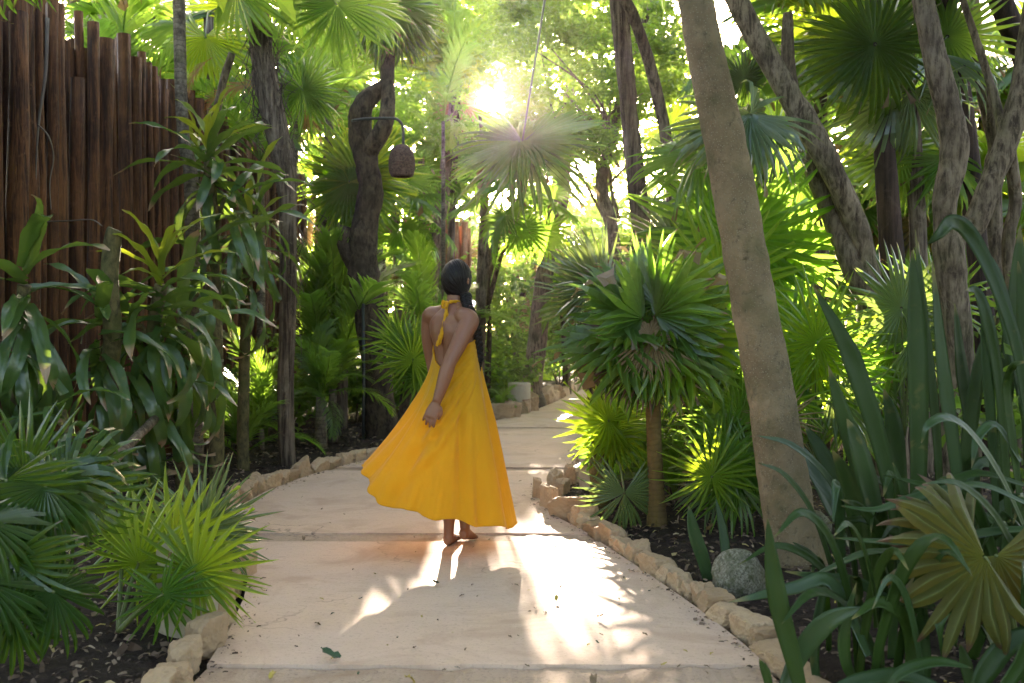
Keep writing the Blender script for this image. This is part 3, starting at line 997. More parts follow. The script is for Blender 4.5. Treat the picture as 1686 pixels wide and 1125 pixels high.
def fibres(root, A, n, seed, mat, lmax=.5, out=.02):
    """loose bark fibres peeling from a trunk"""
    g = random.Random(seed); mb = MB()
    for _ in range(n):
        i = g.randrange(len(A) - 4)
        c = A[i][:3]; r = A[i][3]; a = g.uniform(0, 6.28)
        o = np.array([math.cos(a), math.sin(a), 0])
        L = g.uniform(.12, lmax); s = g.choice((1, -1)) * 1.0
        ax = (A[min(i + 4, len(A) - 1)][:3] - c); ax /= np.linalg.norm(ax) + 1e-9
        pts = [c + o * r * .95 + ax * L * u * s + o * (out * u * u * g.uniform(.3, 2.2)) for u in np.linspace(0, 1, 5)]
        V, F, t = tube_arrays(pts, np.linspace(.006, .002, 5), k=4)
        mb.add(V, F, t)
    put('fibre', mb.build('fibre', mat, False), root, None)['kind'] = 'stuff'


def crown_cloud(root, centre, spread, n, per, size, seed, mat=None, check=True, rr=(.3, .6), squash=.5):
    g = np.random.default_rng(seed)
    c = np.array(centre) + g.normal(size=(n, 3)) * np.array([spread, spread, spread * squash]) * .55
    put('crown', leaf_cloud('crown', c, g.uniform(*rr, n), per, size, seed, mat or M['small'], check), root)


# ringed slender palm trunk before the fence
t1, A = tree('slender ringed grey palm trunk rising before the log fence', [(322, 800, 8.3, 27), (316, 330, 8.3, 24), (304, 240, 8.3, 20), (298, 150, 8.3, 20), (294, -40, 8.3, 20), (290, -160, 8.3, 18)], M['bark_ring'], 'palm_tree', 'palm', rough=.04, seed=1)
fan_crown(t1, A[-1][:3], 9, .75, 301, el=(70, 0))
# shaggy trunk
t2, A = tree('shaggy fibrous palm trunk bending above a smooth brown base', [(474, 768, 9.05, 27), (470, 640, 9.05, 26), (474, 480, 9.05, 27), (472, 300, 9.05, 30), (452, 200, 9.05, 38), (434, 110, 9.05, 36), (424, 0, 9.05, 33), (420, -120, 9.05, 32)], M['bark_fibre'], 'palm_tree', 'palm', rough=.09, seed=2, ridges=7, ridge_amp=.06)
fibres(t2, A[16:], 190, 4, M['bark_fibre'], .6, .11)
C2 = A[-1][:3]
fan_crown(t2, C2, 8, .8, 305, el=(70, 5))
for spec in ((555, 8, 8.7, .62, 265, (.1, -1, .5), 1), (500, -14, 8.8, .55, 235, (-.2, -.9, .5), 2), (610, 10, 9.2, .5, 300, (.2, -1, .4), 1), (390, -20, 8.6, .55, 240, (-.3, -1, .4), 2)):
    hero_fan(t2, *spec[:5], nrm=spec[5], v=spec[6], crown=C2, mat='fan')
# twisted dark tree with the lamp
t3, A = tree('dark twisted tree with a stub and a looped neck holding the basket lamp', [(630, 728, 11.2, 66), (626, 690, 11.2, 54), (617, 590, 11.2, 47), (606, 500, 11.2, 50), (597, 430, 11.2, 50), (601, 370, 11.2, 44), (611, 318, 11.2, 42), (604, 270, 11.2, 40), (594, 225, 11.2, 40), (594, 190, 11.2, 40), (604, 165, 11.2, 34), (624, 148, 11.2, 26), (640, 138, 11.2, 24)], M['bark_dark'], 'palm_tree', 'palm', rough=.16, seed=3, rscale=7, flare=1.1)
branch(t3, [(600, 262, 11.2, 30), (616, 236, 11.12, 32), (634, 205, 11.1, 27), (639, 170, 11.15, 24), (638, 120, 11.2, 24), (642, 40, 11.2, 22), (645, 5, 11.2, 18)], M['bark_dark'], rough=.12, seed=5)
branch(t3, [(600, 455, 11.2, 34), (583, 435, 11.2, 30), (571, 410, 11.2, 30), (567, 386, 11.2, 28), (570, 373, 11.2, 18)], M['bark_dark'], rough=.16, seed=6)
C3 = P(645, 25, 11.2)
for k, (ang, v, yaw, R) in enumerate(((262, 3, .35, 1.15), (240, 2, .25, 1.05), (285, 2, .2, 1.1), (305, 1, .3, 1.0), (222, 1, .0, 1.0), (205, 3, .3, .95), (325, 3, .1, .95), (345, 1, .3, .9), (185, 1, 0, .9), (270, 2, -.3, 1.0), (60, 0, 0, .9), (120, 0, 0, .9), (90, 1, .4, .9))):
    a = R_(ang); X = Vector((math.cos(a) * math.cos(yaw), -math.sin(yaw), math.sin(a) * math.cos(yaw)))
    H = C3 + Vector((math.cos(a) * .1, -.05 * (k % 3), math.sin(a) * .06 + .05))
    nz = Vector((math.cos(a + 1.57) * (1 if math.cos(a) < 0 else -1) * .0, -1, .35 + .2 * (k % 2)))
    put('frond', FAN_H[v], t3, basis(X, nz, H, R * .60), M['fan_grey' if k in (0, 2) else 'fan'])
# a tall pipe
pp = thing('pipe', 'thin black pipe standing upright against the twisted dark tree', 'pipe', base_of(598, 10.95))
put('tube', tube_mesh('tube', [P(598, 738, 10.95), P(599, 640, 10.95), P(598, 500, 10.95)], .017, M['iron'], k=7), pp)

# basket lamp
lp = thing('basket_lamp', 'brown woven basket lamp hanging from a bent iron arm on the twisted tree', 'lamp', P(660, 215, 10.85))
put('arm', tube_mesh('arm', catmull([tuple(P(580, 199, 11.0)), tuple(P(600, 196, 10.85)), tuple(P(640, 195, 10.85)), tuple(P(654, 197, 10.85)), tuple(P(662, 206, 10.85)), tuple(P(664, 222, 10.85)), tuple(P(664, 242, 10.85))], 6), .0155, M['iron'], k=8), lp)
c = P(661.5, 264, 10.85); u = 10.85 / F_PX
shade = MB()
prof = [(-26, 15), (-24, 17.5), (-15, 20), (-2, 20.5), (10, 18), (18, 14), (23, 8), (25, 2.5)]
Q = catmull(prof, 5)
for k in range(len(Q) - 1):   # rings of cane, woven over and under the uprights
    rr = Q[k][1]; z = Q[k][0]
    ring = []
    for j in range(48):
        a = 2 * math.pi * j / 48
        w = 1 + .025 * math.sin(16 * a + math.pi * (k % 2))
        ring.append(c + Vector((rr * w * math.cos(a), rr * w * math.sin(a), z)) * u)
    ring.append(ring[0])
    V, F, t = tube_arrays(ring, 1.35 * u, k=5, cap=False)
    shade.add(V, F, t)
M['cane'] = bark_mat('woven_cane', (.085, .048, .040), (.14, .085, .066), None, scale=30, stretch=(1, 1, 1), b=.5, bd=.005, rough=.7)
put('lamp_shade', shade.build('lamp_shade', M['cane'], True), lp)
for j in range(16):
    a = 2 * math.pi * (j + .25) / 16
    put('upright', tube_mesh('upright', [c + Vector((q[1] * math.cos(a), q[1] * math.sin(a), q[0])) * u for q in Q[::3]], 1.0 * u, M['cane'], k=5), lp)
put('bulb_holder', tube_mesh('bulb_holder', [c + Vector((0, 0, 24)) * u, c + Vector((0, 0, 4)) * u], 3.5 * u, M['iron'], k=10), lp)

# leaning lichen trunk on the near right
t4, A = tree('thick leaning tan trunk speckled with lichen standing in the near mulch bed', [(1326, 985, 5.1, 128), (1318, 950, 5.15, 104), (1308, 900, 5.15, 90), (1291, 800, 5.15, 83), (1267, 640, 5.15, 77), (1241, 500, 5.15, 73), (1215, 350, 5.15, 71), (1186, 200, 5.15, 67), (1160, 80, 5.15, 60), (1145, 0, 5.15, 57), (1115, -180, 5.15, 54), (1080, -420, 5.15, 46)], M['bark_tan'], k=32, rough=.06, seed=8, rscale=9, n=12)
g = np.random.default_rng(4)
crown_cloud(t4, A[-1][:3] + np.array([0, .2, .9]), 1.5, 26, 130, .12, 41)
for k, (px, py) in enumerate(((1290, 868), (1276, 610), (1232, 425))):   # knots
    q = P(px - 4, py, 5.05)
    put('knot', rock_mesh('knot', 60 + k, M['bark_tan'], 1.0, .1, 2), t4, basis((1, 0, .2), (0, -1, 0), q, (.024, .016, .02)))
# thin fibrous trunk
t5, A = tree('thin stringy bark trunk standing behind the round headed fan palm', [(1072, 700, 9.0, 32), (1066, 520, 9.0, 31), (1061, 420, 9.0, 30), (1048, 300, 9.0, 30), (1037, 200, 9.0, 28), (1028, 100, 9.0, 29), (1018, 0, 9.0, 27), (1010, -120, 9.0, 25)], M['bark_fibre'], 'tree', 'tree', rough=.09, seed=9, ridges=6, ridge_amp=.08)
fibres(t5, A, 80, 9, M['bark_fibre'], .5, .012)
crown_cloud(t5, A[-1][:3] + np.array([0, .3, .5]), 1.1, 14, 120, .09, 42)
# forked trunk
t6, A = tree('grey barked tree forking into two slanting limbs beside the upright dark trunk', [(1462, 700, 7.4, 60), (1450, 600, 7.4, 52), (1440, 540, 7.4, 50), (1430, 478, 7.4, 46), (1428, 440, 7.4, 36), (1412, 380, 7.4, 38), (1374, 290, 7.4, 38), (1335, 215, 7.4, 41), (1295, 150, 7.4, 38), (1250, 70, 7.4, 36), (1212, 0, 7.4, 36), (1150, -110, 7.4, 32)], M['bark_grey'], k=18, rough=.11, seed=10, rscale=8)
crown_cloud(t6, A[-1][:3] + np.array([-.3, .3, .8]), 1.3, 16, 120, .10, 43)
branch(t6, [(1432, 492, 7.4, 40), (1412, 455, 7.4, 42), (1392, 405, 7.45, 40), (1362, 330, 7.55, 36), (1336, 260, 7.6, 34), (1310, 190, 7.65, 30), (1298, 110, 7.65, 24), (1297, 22, 7.65, 17)], M['bark_grey'], rough=.12, seed=11, rscale=8)
# dark upright
t7, A = tree('straight dark reddish palm trunk standing between the forked tree and the knobby tree', [(1484, 680, 8.2, 42), (1474, 520, 8.2, 40), (1466, 380, 8.2, 38), (1457, 250, 8.2, 34), (1446, 120, 8.2, 26), (1437, 0, 8.2, 25), (1430, -130, 8.2, 24)], M['bark_post'], 'palm_tree', 'palm', rough=.05, seed=12, ridges=5, ridge_amp=.05)
fan_crown(t7, A[-1][:3], 10, .75, 307, el=(75, -5))
# knobby trunk
t8, A = tree('knobby brown trunk with a swollen elbow behind the tall sword leaves', [(1590, 700, 6.3, 46), (1582, 590, 6.3, 42), (1570, 480, 6.3, 46), (1562, 420, 6.3, 48), (1556, 370, 6.3, 39), (1556, 325, 6.3, 40), (1570, 265, 6.3, 44), (1569, 210, 6.3, 44), (1548, 130, 6.3, 40), (1532, 60, 6.3, 37), (1520, 0, 6.3, 33), (1505, -140, 6.3, 32)], M['bark_grey'], k=18, rough=.13, seed=13, rscale=7)
crown_cloud(t8, A[-1][:3] + np.array([0, .3, .8]), 1.3, 18, 120, .10, 44)
# far right tangle
t9, A = tree('crooked tree at the far right edge with a limb slanting down to the knobby trunk', [(1566, 420, 6.9, 40), (1602, 375, 6.9, 39), (1632, 300, 6.9, 37), (1660, 225, 6.9, 37), (1682, 140, 6.9, 35), (1700, 20, 6.9, 33), (1715, -120, 6.9, 30)], M['bark_grey'], k=16, rough=.12, seed=14, rscale=8)
branch(t9, [(1655, 240, 6.9, 18), (1640, 170, 7.0, 14), (1612, 80, 7.0, 12), (1585, 0, 7.0, 10), (1570, -50, 7.0, 8)], M['bark_grey'], rough=.1, seed=15)
branch(t9, [(1660, 232, 6.9, 19), (1672, 330, 7.0, 21), (1660, 400, 7.0, 21), (1668, 520, 7.0, 23), (1672, 760, 7.0, 26)], M['bark_grey'], rough=.1, seed=16)
t10, A = tree('dark straight trunk just behind the swollen elbow of the knobby tree', [(1628, 640, 8.6, 35), (1610, 420, 8.6, 33), (1592, 250, 8.6, 37), (1572, 100, 8.6, 35), (1556, 0, 8.6, 33), (1540, -120, 8.6, 32)], M['bark_post'], 'palm_tree', 'palm', rough=.06, seed=17)
fan_crown(t10, A[-1][:3], 9, .75, 309, el=(75, 0))
t11, A = tree('grey trunk curving down at the far right beyond the dark straight trunk', [(1640, 560, 9.2, 30), (1634, 300, 9.2, 28), (1640, 240, 9.2, 26), (1622, 160, 9.2, 24), (1608, 60, 9.2, 21), (1600, -30, 9.2, 19), (1592, -120, 9.2, 18)], M['bark_grey'], rough=.1, seed=18)
crown_cloud(t11, A[-1][:3] + np.array([0, .3, .6]), 1.0, 10, 120, .1, 45)
t12, A = tree('dark limb leaning in across the upper right corner', [(1720, 420, 8.8, 39), (1712, 250, 8.8, 35), (1690, 110, 8.8, 35), (1655, 20, 8.8, 37), (1620, -70, 8.8, 35)], M['bark_post'], rough=.1, seed=19)
# middle distance
t13, A = tree('pale slanting trunk behind the round post at the bend', [(880, 664, 16.2, 40), (876, 640, 16.2, 34), (884, 570, 16.2, 32), (893, 480, 16.2, 30), (906, 390, 16.2, 28), (918, 320, 16.2, 25), (930, 220, 16.2, 22), (942, 120, 16.2, 18)], M['bark_grey'], rough=.07, seed=20)
branch(t13, [(905, 395, 16.2, 20), (928, 330, 16.2, 18), (936, 250, 16.2, 15), (970, 190, 16.2, 12)], M['bark_grey'], rough=.07, seed=21)
t14, A = tree('dark trunk standing just beside the head and braid of the woman', [(790, 668, 15.6, 30), (789, 600, 15.6, 22), (792, 500, 15.6, 19), (796, 400, 15.6, 17), (798, 300, 15.6, 13), (796, 240, 15.6, 9), (790, 190, 15.6, 5)], M['bark_grey'], rough=.08, seed=22)
crown_cloud(t14, A[-1][:3], 1.6, 16, 90, .11, 46)
t15, A = tree('leaning pale trunk behind the head of the woman before the orange logs', [(700, 640, 17.5, 28), (706, 520, 17.5, 26), (716, 400, 17.5, 24), (728, 330, 17.5, 22), (738, 240, 17.5, 18), (750, 150, 17.5, 14)], M['bark_grey'], 'palm_tree', 'palm', rough=.07, seed=23)
pin_crown(t15, A[-1][:3], 11, 1.7, 311, check=True)
t16, A = tree('thin crooked branching tree in the brush left of the pale slanting trunk', [(802, 640, 15.0, 11), (806, 540, 15.0, 8), (803, 470, 15.0, 7), (822, 400, 15.0, 5), (826, 330, 15.0, 4), (836, 280, 15.0, 2)], M['bark_dark'], rough=.08, seed=24)
branch(t16, [(804, 500, 15.0, 9), (826, 420, 15.0, 7), (850, 380, 15.0, 5), (862, 310, 15.0, 2)], M['bark_dark'], seed=25)
t17, A = tree('slim grey palm trunk between the shaggy trunk and the twisted tree', [(526, 720, 12.6, 24), (529, 640, 12.6, 19), (531, 470, 12.6, 17), (538, 330, 12.6, 17), (542, 190, 12.6, 15)], M['bark_ring'], 'palm_tree', 'palm', rough=.05, seed=26)
pin_crown(t17, A[-1][:3], 10, 1.35, 313)
t18, A = tree('forked thin trunk under the small leaved canopy right of the sun', [(1030, 640, 12.5, 28), (1022, 500, 12.5, 24), (1008, 380, 12.5, 22), (990, 300, 12.5, 21), (1010, 220, 12.5, 15), (1030, 120, 12.5, 12), (1075, 0, 12.5, 11)], M['bark_grey'], rough=.1, seed=27)
# the small-leaved canopy itself, hanging on that tree
g = np.random.default_rng(12)
cc, rr = [], []
for _ in range(190):
    px, py = g.uniform(815, 1110), g.uniform(-60, 330)
    if px < 900 and py > 230: continue
    q = P(px, py, g.uniform(11.2, 14.5)); cc.append(q); rr.append(g.uniform(.22, .5))
put('crown', leaf_cloud('crown', cc, rr, 190, .08, 5, M['small'], True), t18)
for k in range(16):
    q = P(g.uniform(850, 1090), g.uniform(0, 300), g.uniform(11.8, 13.5)); s = P(1000 + g.uniform(-10, 20), g.uniform(200, 380), 12.5)
    m = (q + s) / 2 + Vector((g.uniform(-.3, .3), 0, g.uniform(-.1, .3)))
    put('twig', tube_mesh('twig', catmull([tuple(s), tuple(m), tuple(q)], 5), np.linspace(.022, .006, 11), M['bark_grey'], k=6), t18)

t19, A = tree('cut slanting grey pole leaning above the end of the log fence', [(345, 330, 9.6, 15), (352, 220, 9.6, 14), (366, 140, 9.6, 13), (382, 88, 9.6, 12)], M['bark_grey'], 'pole', 'pole', rough=.05, seed=28)

# ------------------------------------------------------------------ palms of the right bed
# round headed fan palm
b = G(1082, 868)
pr = thing('fan_palm', 'round headed fan palm on a bare tan stem beside the path', 'palm', b)
stem = trunk_px('trunk', pr, [(1082, 868, b.y, 36), (1080, 800, b.y, 27), (1077, 720, b.y, 25), (1074, 640, b.y, 25), (1067, 570, b.y, 26)], M['bark_stem'], rough=.04, seed=31)
C = P(1066, 548, b.y)
gg = random.Random(8)
for k in range(21):
    ang = -50 + 280 * (k * .618 % 1.0) + gg.uniform(-8, 8)
    yaw = gg.uniform(-.75, .95)
    a = R_(ang)
    X = Vector((math.cos(a) * math.cos(yaw), -math.sin(yaw), math.sin(a) * math.cos(yaw)))
    Z = Vector((-.5 * math.cos(a), -.25 - .5 * math.sin(yaw), 1.0 if math.sin(a) < .7 else .3)) if gg.random() < .6 else Vector((math.sin(a) * .4, -1, .2))
    H = C + X * gg.uniform(.10, .24)
    put('frond', FAN_H[gg.choice((5, 8, 8, 8))], pr, basis(X, Z, H, gg.uniform(.44, .56)), M['fan' if k % 5 else 'fan_backlit'])
for k, ang in enumerate((225, 252, 275, 300, 322, 200)):
    a = R_(ang); yaw = .45
    X = Vector((math.cos(a) * math.cos(yaw), -math.sin(yaw), math.sin(a) * math.cos(yaw)))
    put('frond', FAN_H[(1, 0, 4, 0, 1, 3)[k]], pr, basis(X, (0, -.6, 1), C + X * .05, .52), M['fan_dying' if k in (2, 3) else 'fan_deep'])
for k, ang in enumerate((236, 250, 262, 276, 288, 302)):
    a = R_(ang)
    X = Vector((math.cos(a) * .8, -.75, math.sin(a) * .75))
    put('frond', FAN_H[4], pr, basis(X, (0, -1, .4), C + Vector((0, -.10, -.02)), .36), M['fan_dead'])
# grey green fan palm behind it
pg = thing('fan_palm', 'blue green fan palm just behind the round headed one', 'palm', base_of(985, 7.9))
put('trunk', tube_mesh('trunk', [base_of(985, 7.9), P(990, 560, 7.9), P(1000, 480, 7.9)], .06, M['bark_mossy'], k=10, rough=.08), pg)
for ang, R, v in ((150, .75, 0), (175, .72, 4), (120, .7, 0), (100, .7, 4), (195, .7, 0), (135, .6, 5)):
    a = R_(ang); X = Vector((math.cos(a) * .93, -.2, math.sin(a) * .93))
    put('frond', FAN_H[v], pg, basis(X, (.3, -.7, .8), P(1000, 490, 7.9) + X * .1, R * .76), M['fan_grey'])
# lime fan palm by the path
pl = thing('fan_palm', 'short fan palm with a glowing lime green leaf held over the path', 'palm', G(988, 832))
lt = trunk_px('trunk', pl, [(988, 832, G(988, 832).y, 36), (987, 790, 7.05, 32), (986, 745, 7.05, 31), (990, 715, 7.05, 26)], M['bark_mossy'], rough=.06, seed=33)
Cl = P(1015, 760, 7.0)
hero_fan(pl, 1002, 692, 6.9, .40, 150, (-.15, -1, .05), 5, 'fan_backlit', Cl)
hero_fan(pl, 1010, 700, 7.0, .36, 70, (.1, -1, .3), 4, 'fan_backlit', Cl)
hero_fan(pl, 1012, 715, 6.95, .36, 215, (0, -1, .3), 5, 'fan_backlit', Cl)
hero_fan(pl, 1022, 700, 7.1, .36, 10, (.1, -.8, .6), 4, 'fan', Cl)
hero_fan(pl, 1028, 812, 6.2, .34, 265, (.1, -.9, .55), 1, 'fan_grey', Cl)
hero_fan(pl, 1000, 735, 7.1, .32, 250, (0, -.9, .3), 2, 'fan', Cl)
# wide lime fan right of stem
pm = thing('fan_palm', 'low fan palm with star shaped green leaves between the tan stem and the leaning trunk', 'palm', base_of(1200, 6.0))
Cm = base_of(1205, 6.0) + Vector((0, 0, .1))
for s in ((1172, 785, 5.75, .36, 95, (0, -1, .35), 4, 'fan_backlit'), (1188, 765, 5.9, .34, 30, (0, -.8, .7), 5, 'fan'), (1195, 730, 6.2, .36, 75, (0, -.8, .6), 5, 'fan'),
          (1178, 800, 6.0, .30, 195, (0, -.7, .8), 1, 'fan_grey'), (1220, 690, 6.4, .42, 110, (0, -.8, .6), 0, 'fan'), (1210, 790, 5.9, .4, -10, (.2, -.7, .7), 1, 'fan'),
          (1170, 690, 6.9, .36, 110, (0, -.8, .5), 5, 'fan'), (1235, 760, 6.1, .4, 250, (0, -.9, .5), 1, 'fan')):
    hero_fan(pm, *s[:5], nrm=s[5], v=s[6], mat=s[7], crown=Cm)
# large upright fans behind the leaning trunk
pu = thing('fan_palm', 'big upright fan palm directly behind the leaning tan trunk', 'palm', base_of(1225, 7.3))
Cu = base_of(1225, 7.3) + Vector((0, 0, .55))
put('trunk', tube_mesh('trunk', [base_of(1225, 7.3), Cu - Vector((0, 0, .25)), Cu], .06, M['bark_fibre'], k=10, rough=.1), pu)
for s in ((1188, 474, 6.9, .68, 112, (-.25, -1, .1), 0, 'fan_backlit'), (1206, 392, 7.4, .95, 48, (.2, -1, .35), 0, 'fan'), (1212, 400, 7.6, .95, 15, (.2, -.8, .6), 3, 'fan'), (1120, 410, 7.8, .6, 150, (-.2, -.8, .6), 0, 'fan_grey'),
          (1170, 560, 7.3, .62, 190, (-.2, -.7, .7), 1, 'fan'), (1150, 620, 7.2, .6, 215, (-.2, -.7, .7), 1, 'fan_deep'), (1260, 470, 7.5, .7, 60, (.2, -.8, .4), 5, 'fan'), (1270, 560, 7.2, .62, -15, (.2, -.7, .6), 1, 'fan'),
          (1120, 500, 7.6, .6, 165, (-.2, -.8, .5), 5, 'fan'), (1290, 420, 7.8, .7, 30, (.1, -.9, .4), 4, 'fan')):
    hero_fan(pu, *s[:5], nrm=s[5], v=s[6], mat=s[7], crown=Cu)
# bright fan right of leaning trunk
pb = thing('fan_palm', 'bright green fan palm facing the path between the leaning trunk and the forked tree', 'palm', base_of(1340, 6.7))
Cb = base_of(1342, 6.8) + Vector((0, 0, .35))
for s in ((1346, 562, 6.6, .52, 78, (.0, -1, .22), 4, 'fan_backlit'), (1340, 590, 6.7, .42, 265, (0, -.9, .3), 5, 'fan_backlit'), (1330, 640, 6.7, .45, 150, (0, -.8, .6), 1, 'fan'), (1370, 650, 6.8, .46, 20, (0, -.7, .7), 1, 'fan_grey'),
          (1390, 600, 7.0, .5, 60, (.1, -.9, .5), 5, 'fan'), (1310, 560, 7.0, .5, 130, (-.1, -.9, .4), 0, 'fan'), (1400, 680, 6.9, .5, 340, (.1, -.7, .7), 3, 'fan')):
    hero_fan(pb, *s[:5], nrm=s[5], v=s[6], mat=s[7], crown=Cb)
hero_fan(pb, 1290, 690, 6.4, .30, 280, (0, -1, .3), 4, 'fan_dead', Cb)
hero_fan(pb, 1300, 660, 6.45, .34, 70, (0, -1, .3), 4, 'fan_backlit', Cb)
# grey fan by the dark trunk
pk = thing('fan_palm', 'silvery fan palm low between the dark trunk and the knobby trunk', 'palm', base_of(1490, 7.0))
Ck = base_of(1490, 7.0) + Vector((0, 0, .5))
for s in ((1484, 508, 6.9, .48, 100, (0, -1, .2), 0, 'fan_grey'), (1500, 560, 6.9, .46, 30, (.1, -.8, .6), 3, 'fan_grey'), (1470, 580, 7.1, .46, 160, (-.1, -.8, .6), 1, 'fan'), (1540, 500, 7.4, .5, 70, (0, -.9, .4), 0, 'fan'),
          (1440, 620, 7.1, .46, 190, (0, -.8, .6), 1, 'fan')):
    hero_fan(pk, *s[:5], nrm=s[5], v=s[6], mat=s[7], crown=Ck)
# hanging fans, upper right
ph = thing('fan_palm', 'tall fan palm with broad drooping leaves over the dark upright trunk', 'palm', base_of(1520, 8.4))
Ch = P(1500, 150, 8.4)
trunk_px('trunk', ph, [(1520, 660, 8.4, 30), (1512, 400, 8.4, 28), (1500, 160, 8.4, 26)], M['bark_fibre'], rough=.08, seed=35)
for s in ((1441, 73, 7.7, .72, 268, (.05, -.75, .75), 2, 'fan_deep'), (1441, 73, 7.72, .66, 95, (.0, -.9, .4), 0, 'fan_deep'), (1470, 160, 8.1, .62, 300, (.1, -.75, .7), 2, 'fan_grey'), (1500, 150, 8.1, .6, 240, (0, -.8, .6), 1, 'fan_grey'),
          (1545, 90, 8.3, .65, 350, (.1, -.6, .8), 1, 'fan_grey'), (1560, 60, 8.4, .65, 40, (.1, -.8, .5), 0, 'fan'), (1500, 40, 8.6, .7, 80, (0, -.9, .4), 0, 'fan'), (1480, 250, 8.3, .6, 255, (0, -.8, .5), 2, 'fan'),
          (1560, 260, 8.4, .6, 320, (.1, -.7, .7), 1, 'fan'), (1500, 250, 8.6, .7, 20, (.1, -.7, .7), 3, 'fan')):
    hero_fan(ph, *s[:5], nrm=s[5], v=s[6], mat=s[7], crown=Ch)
pq = thing('fan_palm', 'fan palm with a pale pleated leaf drooping across the upper half of the leaning trunk', 'palm', base_of(1262, 7.2))
Cq = P(1262, 330, 7.6)
trunk_px('trunk', pq, [(1268, 640, 7.7, 26), (1264, 480, 7.7, 26), (1262, 330, 7.7, 24)], M['bark_fibre'], rough=.08, seed=36)
for s in ((1236, 187, 6.7, .56, 285, (.1, -.62, .8), 2, 'fan_grey'), (1228, 189, 6.75, .62, 200, (-.1, -.6, .85), 1, 'fan_grey'), (1236, 187, 6.72, .55, 345, (.1, -.55, .85), 2, 'fan_grey'), (1150, 250, 7.4, .6, 190, (-.1, -.7, .7), 1, 'fan'),
          (1280, 250, 7.9, .62, 40, (.1, -.8, .5), 0, 'fan'), (1180, 300, 7.9, .62, 140, (-.1, -.8, .5), 0, 'fan'), (1320, 300, 8.0, .6, 0, (.1, -.7, .7), 1, 'fan')):
    hero_fan(pq, *s[:5], nrm=s[5], v=s[6], mat=s[7], crown=Cq)
pt = thing('fan_palm', 'tall bright fan palm behind the slanting forked limbs', 'palm', base_of(1350, 10.0))
Ct = P(1350, 70, 10.2)
trunk_px('trunk', pt, [(1355, 660, 10.2, 24), (1352, 300, 10.2, 23), (1350, 70, 10.2, 22)], M['bark_fibre'], rough=.08, seed=37)
fan_crown(pt, Ct, 13, .85, 315, el=(80, -30))
hero_fan(pt, 1375, 45, 9.2, .85, 80, (0, -1, .2), 0, 'fan_backlit', Ct)
hero_fan(pt, 1225, 128, 9.8, .40, 270, (0, -.9, .5), 1, 'fan', Ct)
hero_fan(pt, 1225, 132, 9.8, .36, 90, (0, -.9, .5), 0, 'fan_grey', Ct)
# the pale leaf that hangs over the path on a long stalk
px_ = thing('fan_palm', 'fan palm with one pale grey leaf hanging over the path on a long stalk', 'palm', base_of(1128, 8.9))
trunk_px('trunk', px_, [(1128, 690, 8.9, 22), (1108, 300, 8.8, 20), (1040, 20, 8.5, 19), (925, -120, 8.1, 18)], M['bark_fibre'], rough=.08, seed=38)
Cx = P(925, -120, 8.1)
o = put('frond', FAN_H[1], px_, basis((-.15, -.50, -.86), (.0, -.80, .50), P(860, 233, 7.5), .70), M['fan_grey'])
petiole_to(px_, o, P(897, 0, 7.8), P(860, 233, 7.5), (0, 0, -1), .009, .006, M['petiole'], 0.0)
petiole_to(px_, o, Cx, P(897, 0, 7.8), (0, 0, -1), .011, .009, M['petiole'], 0.05)
put('frond', FAN_H[0], px_, basis((.75, -.15, .25), (.1, -.6, .8), P(868, 232, 7.5), .62), M['fan'])
put('frond', FAN_H[0], px_, basis((-.85, -.2, -.35), (-.1, -.6, .8), P(856, 233, 7.5), .58), M['fan'])
fan_crown(px_, Cx, 8, .75, 317, el=(75, 0), check=True)

# ------------------------------------------------------------------ palms of the left side
pj = thing('fan_palm', 'low star leaved fan palm on a dark stump right behind the yellow dress', 'palm', base_of(672, 10.4))
trunk_px('trunk', pj, [(672, 745, 10.4, 42), (674, 690, 10.4, 38), (678, 640, 10.4, 34), (682, 600, 10.4, 22)], M['bark_dark'], rough=.08, seed=41)
Cj = P(682, 640, 10.4)
for s in ((680, 592, 10.0, .50, 80, (0, -1, .25), 4, 'fan_backlit'), (676, 585, 10.3, .5, 170, (-.1, -.9, .4), 5, 'fan'), (688, 580, 10.3, .5, 20, (.1, -.9, .4), 5, 'fan'), (660, 560, 10.5, .45, 130, (-.1, -.9, .4), 0, 'fan'), (690, 620, 10.2, .4, 260, (0, -1, .3), 5, 'fan')):
    hero_fan(pj, *s[:5], nrm=s[5], v=s[6], mat=s[7], crown=Cj)
pf = thing('fan_palm', 'fan palm with a wide bright leaf spread behind the neck of the twisted tree', 'palm', base_of(560, 12.2))
trunk_px('trunk', pf, [(560, 700, 12.2, 24), (565, 500, 12.2, 22), (575, 300, 12.2, 22)], M['bark_fibre'], rough=.08, seed=42)
Cf = P(575, 300, 12.2)
for s in ((590, 292, 11.8, .85, 130, (-.1, -1, .15), 0, 'fan_backlit'), (592, 292, 11.9, .75, 350, (.1, -1, .3), 0, 'fan'), (575, 300, 11.7, .8, 190, (-.1, -.9, .3), 3, 'fan'), (585, 310, 11.8, .7, 250, (0, -.9, .4), 1, 'fan'), (600, 280, 12.4, .8, 60, (.1, -.9, .2), 0, 'fan_backlit')):
    hero_fan(pf, *s[:5], nrm=s[5], v=s[6], mat=s[7], crown=Cf)
pd = thing('fan_palm', 'fan palm with umbrella like leaves behind the ringed grey trunk', 'palm', base_of(350, 11.5))
trunk_px('trunk', pd, [(352, 700, 11.6, 22), (350, 300, 11.6, 22), (345, 30, 11.6, 20)], M['bark_fibre'], rough=.08, seed=43)
Cd = P(345, 20, 11.6)
